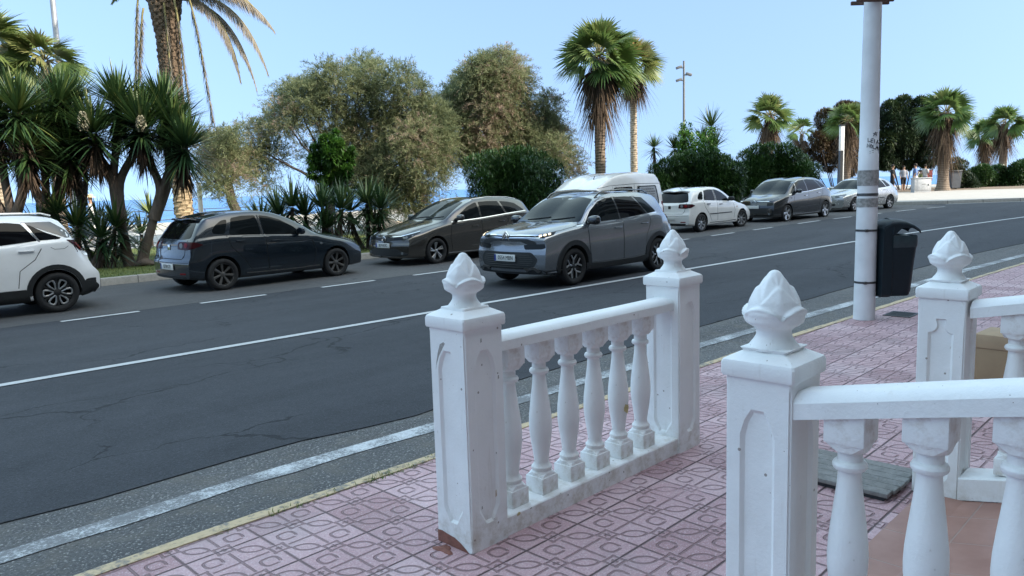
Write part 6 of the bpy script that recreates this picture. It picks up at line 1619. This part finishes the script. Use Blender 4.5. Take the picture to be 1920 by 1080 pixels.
# --- the big date palm whose crown is out of frame
def date_palm():
    x, y = 10.48, 25.03; z0 = gz(x)
    t = thing('date_palm', 'stout date palm with golden ringed lower trunk and grey dead fronds hanging from its head', 'palm tree', (x, y, z0), VROT, None)
    H = 8.3; b = MB(); pr = []
    lean = lambda z: Vector((.02*math.sin(z*.7), 0, 0))
    def rad(z): return .265+.06*max(0,(.8-z)) if z < 2.6 else .265+.045*min(1,(z-2.6)/2.5)+max(0,(z-6.6))*.15
    n = 90; vs, fs = [], []; m = 26
    for i in range(n+1):
        z = H*i/n; r = rad(z)*(1+.05*((i%3)==0)+random.uniform(-.02,.02)); c = lean(z)
        for j in range(m): a = 2*PI*j/m; rr = r*(1+.04*math.sin(a*5+i*1.7)); vs.append((c.x+math.cos(a)*rr, math.sin(a)*rr, z))
    fs = [(i*m+j,i*m+(j+1)%m,(i+1)*m+(j+1)%m,(i+1)*m+j) for i in range(n) for j in range(m)]
    cut = [f for f in fs if vs[f[0]][2] < 3.0]; up = [f for f in fs if vs[f[0]][2] >= 3.0]
    b.add(vs, cut)
    for i in range(150):       # worn leaf scars low down
        z = .1+i*.0195; a = i*2.4; r = rad(z)*.98; c = lean(z); p = Vector((c.x+math.cos(a)*r, math.sin(a)*r, z)); s = Vector((-math.sin(a), math.cos(a), 0))*.12; o = Vector((math.cos(a), math.sin(a), .3))*.035
        b.add([p-s-Vector((0,0,.05)), p+s-Vector((0,0,.05)), p+s*.8+o, p-s*.8+o, p+Vector((0,0,.06))+s*.5, p+Vector((0,0,.06))-s*.5], [(0,1,2,3),(3,2,4,5)])
    b.build('lower_trunk', B_DATEL, t, sharp=30)
    b = MB(); b.add(vs, up)
    for i in range(620):       # boots: cut frond bases in spirals
        u = i/620; z = 2.7+u*5.5; a = i*2.399; r = rad(z)*.94; c = lean(z); k = .6+.8*min(1, max(0, (z-5.)/3))
        p = Vector((c.x+math.cos(a)*r, math.sin(a)*r, z)); s = Vector((-math.sin(a), math.cos(a), 0))*.085*k; out = Vector((math.cos(a), math.sin(a), .95)).normalized()*random.uniform(.05,.12)*k; inn = Vector((0,0,.07*k))
        v8 = [p-s-inn*.4, p+s-inn*.4, p+s+inn, p-s+inn]; v8 += [q+out+(p-q)*.25 for q in v8]
        b.add(v8, [(0,1,5,4),(1,2,6,5),(2,3,7,6),(3,0,4,7),(4,5,6,7)])
    b.build('shaggy_trunk', B_DATE, t, sharp=30)
    def frond(az, el, L, droop, tint0, c, hang=.0, nl=120, ll=.42):
        P = []; 
        for k in range(15):
            u = k/14; hx = math.cos(el)*L*u*(1-.25*u*droop); hz = math.sin(el)*L*u-droop*L*u*u*.55
            P.append(np.array(c)+np.array([math.cos(az)*hx, math.sin(az)*hx, hz]))
        rb = MB(); rb.tube([tuple(p) for p in P], [.035*(1-.85*k/14)+.004 for k in range(15)], 5)
        P = np.array(P); u = np.repeat(np.linspace(.14,.99,nl), 2); idx = np.minimum((u*14).astype(int), 13); f = (u*14-idx)[:, None]
        o = P[idx]*(1-f)+P[idx+1]*f; tg = unit(P[idx+1]-P[idx]); s = unit(np.cross(tg, np.array([0,0,1.])+0*tg)); sg = np.tile([1.,-1.], nl)[:, None]
        d = unit(tg*.75+s*sg*.62+np.array([0,0,-.15-hang])+rng.normal(size=o.shape)*.08)
        return ribbons(o, d, ll*np.sin(np.clip(u*1.05,0,1)*PI*.86+.25)*rng.uniform(.8,1.1,2*nl), .030, .25+hang, np.clip(tint0+rng.normal(0,.12,2*nl),0,1), 3), rb
    c = (lean(8.2).x, 0, 8.25); A, RB = [], MB()
    for i in range(26):
        az = i*2.399; el = R(random.uniform(5,75)); a, rb = frond(az, el, random.uniform(3.4,4.4), random.uniform(.5,.9), .45, c); A.append(a); RB.add(rb.v, rb.f)
    v, q, tt = merge(A); np_mesh('crown', v, q, L_FAN, t, tt*.6); RB.build('frond_stalks', B_PET, t, sharp=0)
    A, RB = [], MB()
    for az, el, L, dr in ((R(-6),R(12),4.6,1.35),(R(4),R(20),4.5,1.05),(R(-14),R(24),4.8,.80),(R(12),R(34),4.9,.75),(R(-22),R(40),5.0,.7),(R(20),R(5),3.8,1.5),(R(-2),R(46),5.2,.8),(R(8),R(28),4.2,1.1),(R(-10),R(8),3.6,1.6)):
        a, rb = frond(az, el, L, dr, .62, (c[0]+.2, 0, c[2]-.5), .25, 200, .52); A.append(a); RB.add(rb.v, rb.f)
    for dx, L, dz in ((-.95,3.0,.3),(-.80,2.2,-.2),(.25,4.6,.1),(.80,4.4,.0),(1.5,3.9,.15)):     # fronds hanging straight down beside the trunk
        P0 = np.array([c[0]+dx*.6, -.45, 7.6+dz]); a, rb = [], MB()
        P = [P0+np.array([dx*.35*(k/14)**.7, -.12*(k/14), -L*(k/14)]) for k in range(15)]; rb.tube([tuple(p) for p in P], [.03*(1-.8*k/14)+.004 for k in range(15)], 5)
        P = np.array(P); nl = 150; u = np.repeat(np.linspace(.1,.98,nl), 2); idx = np.minimum((u*14).astype(int), 13); f = (u*14-idx)[:, None]; o = P[idx]*(1-f)+P[idx+1]*f
        d = unit(np.array([[0,0,-1.]])+np.stack([np.tile([.28,-.28],nl), rng.normal(0,.2,2*nl), np.zeros(2*nl)],1)+rng.normal(size=o.shape)*.10)
        A.append(ribbons(o, d, .34*rng.uniform(.6,1.1,2*nl), .028, .1, np.clip(rng.normal(.45,.15,2*nl),0,1), 2)); RB.add(rb.v, rb.f)
    v, q, tt = merge(A); np_mesh('dead_fronds', v, q, L_DATE, t, tt); RB.build('dead_stalks', B_PET, t, sharp=0)
date_palm()
# ------------------------------------------------------------------ promenade furniture and people
GALVD = simple('dull_steel', (.16,.165,.17), .6, .3, .1, 4.)
def lamp(name, label, x, y, H, r, mat, lean=None):
    t = thing(name, label, 'lamp post', (x, y, gz(x)), VROT, None)
    b = MB(); b.lathe([(r*1.6,0),(r*1.6,.02),(r*1.15,.03),(r*1.1,.7),(r,.75),(r*.62,H)], 18); b.build('shaft', mat, t); return t
t = lamp('street_lamp', 'leaning-looking grey steel lamp post rising out of frame behind the left yuccas', 8.99, 30.84, 12., .125, GALV)
b = MB(); b.tube([(0,0,11.9),(.5,0,12.3),(1.4,0,12.4)], .05, 8); b.build('arm', GALV, t); b = MB(); b.box((1.7,0,12.38), (.7,.28,.12), bev=.03); b.build('lantern', GALV, t)
t = lamp('floodlight_mast', 'distant steel mast carrying small floodlights, right of the fan palms', 39.28, 24.21, 8.1, .09, GALVD)
for z, s in ((7.75,-1),(7.35,1),(7.05,-1)):
    b = MB(); b.box((s*.28,0,z), (.34,.22,.14), Matrix.Rotation(R(18*s), 3, 'Y'), bev=.02); b.box((s*.08,0,z-.04), (.2,.05,.05)); b.build('floodlight', GALVD, t)
t = thing('lamp_column', 'square promenade light column, dark below with a pale glowing-white upper half', 'lamp post', (46.66,18.1,gz(46.66)), VROT)
b = MB(); b.box((-.02,0,1.35), (.16,.26,2.7)); b.build('column', DARKM, t); b = MB(); b.box((.095,0,2.1), (.065,.24,4.2), bev=.01); b.build('side_rail', C_WHITE, t); b = MB(); b.box((-.02,0,3.42), (.16,.26,1.44), bev=.01); b.build('diffuser', C_WHITE, t); b = MB(); b.box((.0,0,4.18), (.28,.32,.07)); b.build('top_plate', DARKM, t)
t = thing('promenade_post', 'short pale post on the promenade behind the navy hatchback, before the sea', 'post', (12.62,28.56,gz(12.62)), VROT)
b = MB(); b.lathe([(.11,0),(.09,.02),(.085,2.0),(.09,2.02),(.09,2.12),(.0,2.16)], 16); b.build('shaft', C_WHITE, t)
b = MB(); b.lathe([(.12,0),(.12,.03),(.095,.04),(.095,.12)], 16); b.build('foot_plate', GALV, t)
# thin wire fence along along the lawn
t = thing('wire_fence', 'thin low wire fence crossing the lawn behind the crossing yucca trunks', 'fence', (8.,23.2,gz(8.)))
b = MB()
for i in range(9): b.tube([(-6+i*1.6,.05*i,0),(-6+i*1.6,.05*i,.55)], .014, 5)
b.build('stake', DARKM, t)
b = MB()
for z in (.30,.52): b.tube([(-6+i*.8,.025*i,z-.03*math.sin(PI*(i%2))) for i in range(17)], .007, 4)
b.build('wire', DARKM, t)
t = thing('sea_railing', 'slender dark railing at the far side of the promenade, before the sea', 'railing', (9.,40.6,gz(9.)))
b = MB()
for i in range(30): b.tube([(-18+i*1.5,-.02*i,0),(-18+i*1.5,-.02*i,1.0)], .022, 5)
b.build('upright', DARKM, t); b = MB()
for z in (.5,.98): b.tube([(-18,0,z),(25.5,-.6,z)], .02, 5)
b.build('rail', DARKM, t)
def rocks(label, x, y, pts):
    for (dx, dy, s, lab) in pts:
        b = MB(); n1, n2 = 9, 14; vs = []; fs = []; ph = random.uniform(0,6)
        for i in range(n1+1):
            for j in range(n2):
                th = PI*i/n1; a = 2*PI*j/n2; k = 1+.22*math.sin(3*a+ph)*math.sin(2*th)+.12*math.sin(5*a+ph*2)
                vs.append((s*k*math.sin(th)*math.cos(a), s*.8*k*math.sin(th)*math.sin(a), s*.65*k*math.cos(th)+s*.35))
        fs = [(i*n2+j,i*n2+(j+1)%n2,(i+1)*n2+(j+1)%n2,(i+1)*n2+j) for i in range(n1) for j in range(n2)]
        b.add(vs, fs); o = b.build('boulder', ROCK, None); o.location = (x+dx, y+dy, gz(x+dx)); tag(o, lab, 'rock', 'boulders by the promenade')
rocks('', 15.6, 21.4, [(0,0,.62,'larger tan boulder between the low yuccas and the estate car bonnet'),(1.2,.9,.45,'smaller tan boulder beside the larger one, nearer the windscreen of the estate car')])
tree_root = MB()
for k in range(3):
    tree_root.tube([(.05+.05*k,-.12+.05*k,.02),(.25,-.16+.06*k,.10+.02*k),(.5,-.10+.04*k,.05)], [.06,.075,.03], 8)
o = tree_root.build('knotted_root', B_YUC, bpy.data.objects['yucca'])
# people: one skinned body each, clothes as shells
def skin_body(name, nodes, edges, mat, parent):
    me = bpy.data.meshes.new(name); me.from_pydata([n[:3] for n in nodes], edges, [])
    o = bpy.data.objects.new(name, me); COL.objects.link(o)
    md = o.modifiers.new('s', 'SKIN'); o.modifiers.new('u', 'SUBSURF').levels = 2
    for v, nd in zip(me.skin_vertices[0].data, nodes): v.radius = (nd[3], nd[3]*(nd[4] if len(nd) > 4 else 1))
    me.skin_vertices[0].data[0].use_root = True
    bpy.context.view_layer.update()
    m2 = bpy.data.meshes.new_from_object(o.evaluated_get(bpy.context.evaluated_depsgraph_get())); o.modifiers.clear(); o.data = m2
    m2.materials.clear(); m2.materials.append(mat); m2.shade_smooth(); o.parent = parent; return o
def person(label, x, y, rz, h, top, bottom, hat=None, hair=HAIR, step=.12, arm=.1, z=None):
    t = thing('person', label, 'person', (x, y, gz(x) if z is None else z), rz, 'people on the promenade'); k = h/1.72
    N_ = [(0,0,.95,.125,.8),(0,0,1.10,.115,.8),(0,0,1.28,.145,.75),(0,0,1.42,.12,.8),(0,0,1.50,.055),(0,.02,1.57,.075),(0,.025,1.65,.095),(0,.02,1.70,.07)]
    E_ = [(0,1),(1,2),(2,3),(3,4),(4,5),(5,6),(6,7)]
    for s in (1,-1):
        i = len(N_); N_ += [(s*.17,0,1.40,.06),(s*.23,.0,1.15,.045),(s*.24,arm,.92,.036),(s*.24,arm+.03,.84,.034)]; E_ += [(3,i),(i,i+1),(i+1,i+2),(i+2,i+3)]
        i = len(N_); st = step*s; N_ += [(s*.09,0,.86,.095),(s*.095,st*.5+.02,.48,.062),(s*.10,st-.02,.09,.042),(s*.11,st+.12,.04,.038)]; E_ += [(0,i),(i,i+1),(i+1,i+2),(i+2,i+3)]
    N_ = [(a*k,b_*k,c*k,*[r_*k for r_ in rest[:1]],*rest[1:]) for a,b_,c,*rest in N_]
    skin_body('body', N_, E_, SKIN, t)
    b = MB()
    def shell(secs, n=18):
        vs, fs = [], []
        for (cx, cy, z_, rx, ry) in secs:
            for j in range(n): a = 2*PI*j/n; vs.append((k*(cx+rx*math.cos(a)), k*(cy+ry*math.sin(a)), k*z_))
        fs = [(i*n+j,i*n+(j+1)%n,(i+1)*n+(j+1)%n,(i+1)*n+j) for i in range(len(secs)-1) for j in range(n)]; return vs, fs
    b.add(*shell([(0,0,.86,.185,.135),(0,0,1.0,.175,.13),(0,0,1.15,.165,.125),(0,0,1.30,.195,.135),(0,0,1.42,.18,.12),(0,0,1.48,.09,.08)]))
    for s in (1,-1): b.add(*shell([(s*.15,0,1.44,.07,.08),(s*.215,.0,1.30,.075,.075),(s*.24,.0,1.16,.068,.068)]))
    b.build('shirt', top, t, sharp=0)
    b = MB()
    b.add(*shell([(0,0,.98,.175,.13),(0,0,.84,.19,.14)]))
    for s in (1,-1): st = step*s; b.add(*shell([(s*.09,0,.86,.105,.12),(s*.095,st*.3,.66,.09,.10),(s*.098,st*.5,.46,.08,.085)]))
    b.build('shorts', bottom, t, sharp=0)
    b = MB()
    if hat: b.lathe([(.21*k,1.685*k),(.20*k,1.70*k),(.115*k,1.705*k),(.10*k,1.79*k),(.05*k,1.81*k),(0,1.815*k)], 20, (0,.02*k,0)); b.build('hat', hat, t, sharp=50)
    else: b.lathe([(.098*k,1.62*k),(.108*k,1.68*k),(.092*k,1.745*k),(.05*k,1.78*k),(0,1.785*k)], 16, (0,-.005*k,0)); b.build('hair', hair, t)
    return t
person('person in white clothes and a straw hat walking on the promenade behind the leaning yucca', 10.05, 32.4, R(60), 1.75, C_WHITE, C_WHITE, C_STRAW)
person('person in a black vest standing behind the silver car, leftmost under the dark tree', 54.5, 17.75, R(200), 1.72, C_DARK, C_DARK)
person('person in a grey shirt next to the one in the black vest', 55.9, 17.5, R(120), 1.60, C_GREY, C_DARK)
person('person in a light blue top in the middle of the group under the dark tree', 56.5, 16.95, R(20), 1.72, C_BLUE, C_WHITE)
person('person in a white top with arms forward, just left of the blue notice board', 58.4, 16.9, R(250), 1.66, C_WHITE, C_GREY, None, HAIR, .2, .25)
person('child in an olive shirt beside the pale utility cabinet', 54.2, 15.95, R(170), 1.30, C_GREEN, C_DARK)
CABG = simple('cabinet_grey', (.36,.37,.38), .6)
t = thing('utility_cabinet', 'pale grey utility cabinet with a panelled door standing on the sunny pavement', 'cabinet', (51.75,15.18,.69), VROT)
b = MB(); b.box((0,0,.05), (1.0,.42,.12)); b.box((0,0,.47), (1.04,.45,.76), bev=.015); b.build('housing', CABG, t); b = MB(); b.box((0,0,.87), (1.12,.52,.06), bev=.015); b.build('roof', CABG, t)
b = MB(); b.box((.02,-.226,.46), (.74,.02,.62), bev=.006); d = b.build('door', simple('cabinet_door', (.42,.43,.44), .5), t); b = MB(); b.box((.05,-.24,.50), (.22,.012,.05)); b.build('door_plate', GALV, d); b = MB(); b.box((.33,-.245,.45), (.03,.03,.10)); b.build('handle', DARKM, d)
t = thing('notice_board', 'blue and dark red notice board on a frame under the dark tree', 'sign', (60.74,18.01,.72), VROT)
b = MB(); b.box((-.38,0,.6), (.06,.06,1.5)); b.build('upright', DARKM, t); b = MB(); b.box((1.75,0,.95), (.16,.16,1.9)); b.build('upright', GALV, t)
b = MB(); b.box((0,0,.98), (.78,.05,.82)); d = b.build('panel', SIGNB, t); b = MB(); b.box((.70,0,.98), (.60,.05,.78)); b.build('panel', SIGNR, t)
b = MB(); b.lathe([(.09,-.002),(.09,.006)], 14, (0,-.032,1.22), axis='Y'); b.prism([(-.12,.62),(-.05,1.12),(.05,1.12),(.14,.62),(.06,.62),(.0,.85),(-.05,.62)], lambda u,v,q: (u,q,v), -.04, -.024); b.build('figure', C_WHITE, d)
t = thing('refuse_container', 'tall grey wheeled refuse container right of the shaggy palm trunk', 'refuse container', (56.96,14.73,.74), VROT)
b = MB(); loft(b, [[(-.27,-.30,.10),(.27,-.30,.10),(.27,.30,.10),(-.27,.30,.10)],[(-.33,-.36,1.15),(.33,-.36,1.15),(.33,.36,1.15),(-.33,.36,1.15)]]); b.build('tub', simple('container_grey', (.075,.085,.10), .55), t, smooth=False)
b = MB(); b.box((0,0,1.20), (.74,.80,.09), bev=.03); b.box((0,-.40,1.17), (.5,.06,.05), bev=.01); b.build('lid', DARKM, t)
for s in (-1,1): b = MB(); b.lathe([(.10,-.03),(.11,-.02),(.11,.02),(.10,.03)], 16, (s*.30,.25,.11), axis='Y'); b.build('wheel', RUBBER, t)

# ------------------------------------------------------------------ light, sky, camera
SUN_EL, SUN_AZ = 33.5, -70.
w = bpy.data.worlds.new('World'); scene.world = w; w.use_nodes = True
nt = w.node_tree; bg = nt.nodes['Background']
sky = nt.nodes.new('ShaderNodeTexSky'); sky.sky_type = 'NISHITA'; sky.sun_disc = False
sky.sun_elevation = R(SUN_EL); sky.sun_rotation = R(90-SUN_AZ)
sky.altitude = 0; sky.air_density = 1.; sky.dust_density = 1.2; sky.ozone_density = 1.5
# sky remap: upper tones drawn low, overhead made brighter than real to fill shade
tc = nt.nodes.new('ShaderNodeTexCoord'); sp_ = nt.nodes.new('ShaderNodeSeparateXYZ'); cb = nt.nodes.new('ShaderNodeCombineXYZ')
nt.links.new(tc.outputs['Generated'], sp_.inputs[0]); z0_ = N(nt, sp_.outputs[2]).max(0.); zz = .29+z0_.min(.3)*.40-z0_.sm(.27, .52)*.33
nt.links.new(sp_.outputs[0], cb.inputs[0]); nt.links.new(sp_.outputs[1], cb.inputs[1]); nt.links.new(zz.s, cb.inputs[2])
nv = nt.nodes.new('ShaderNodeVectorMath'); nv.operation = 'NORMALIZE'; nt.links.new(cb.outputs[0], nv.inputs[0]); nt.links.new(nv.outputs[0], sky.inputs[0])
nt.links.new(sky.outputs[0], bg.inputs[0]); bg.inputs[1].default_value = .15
sl = bpy.data.lights.new('sun', 'SUN'); sl.energy = 3.5; sl.angle = R(.53); sl.color = (1., .90, .76)
so = bpy.data.objects.new('sun', sl); COL.objects.link(so)
dirv = Vector((math.cos(R(SUN_AZ))*math.cos(R(SUN_EL)), math.sin(R(SUN_AZ))*math.cos(R(SUN_EL)), math.sin(R(SUN_EL))))
so.rotation_euler = dirv.to_track_quat('Z', 'Y').to_euler(); so.location = (0,0,40)

cam = bpy.data.cameras.new('camera'); co = bpy.data.objects.new('camera', cam); COL.objects.link(co)
cam.sensor_width = 36.; cam.lens = 27.; cam.clip_end = 20000; cam.clip_start = .05
TH = R(44.4); PI_ = math.atan(188/1440); RO = R(1.79)
f = Vector((math.cos(TH)*math.cos(PI_), math.sin(TH)*math.cos(PI_), -math.sin(PI_))); r = Vector((math.sin(TH), -math.cos(TH), 0)); u = r.cross(f)
r2 = r*math.cos(RO)-u*math.sin(RO); u2 = u*math.cos(RO)+r*math.sin(RO)
co.matrix_world = Matrix(((r2.x,u2.x,-f.x,0),(r2.y,u2.y,-f.y,0),(r2.z,u2.z,-f.z,1.75),(0,0,0,1)))
scene.camera = co
vs = scene.view_settings; vs.view_transform = 'Standard'; vs.look = 'None'; vs.gamma = 1.; vs.exposure = 1.15; vs.use_curve_mapping = False
scene.render.engine = 'CYCLES'
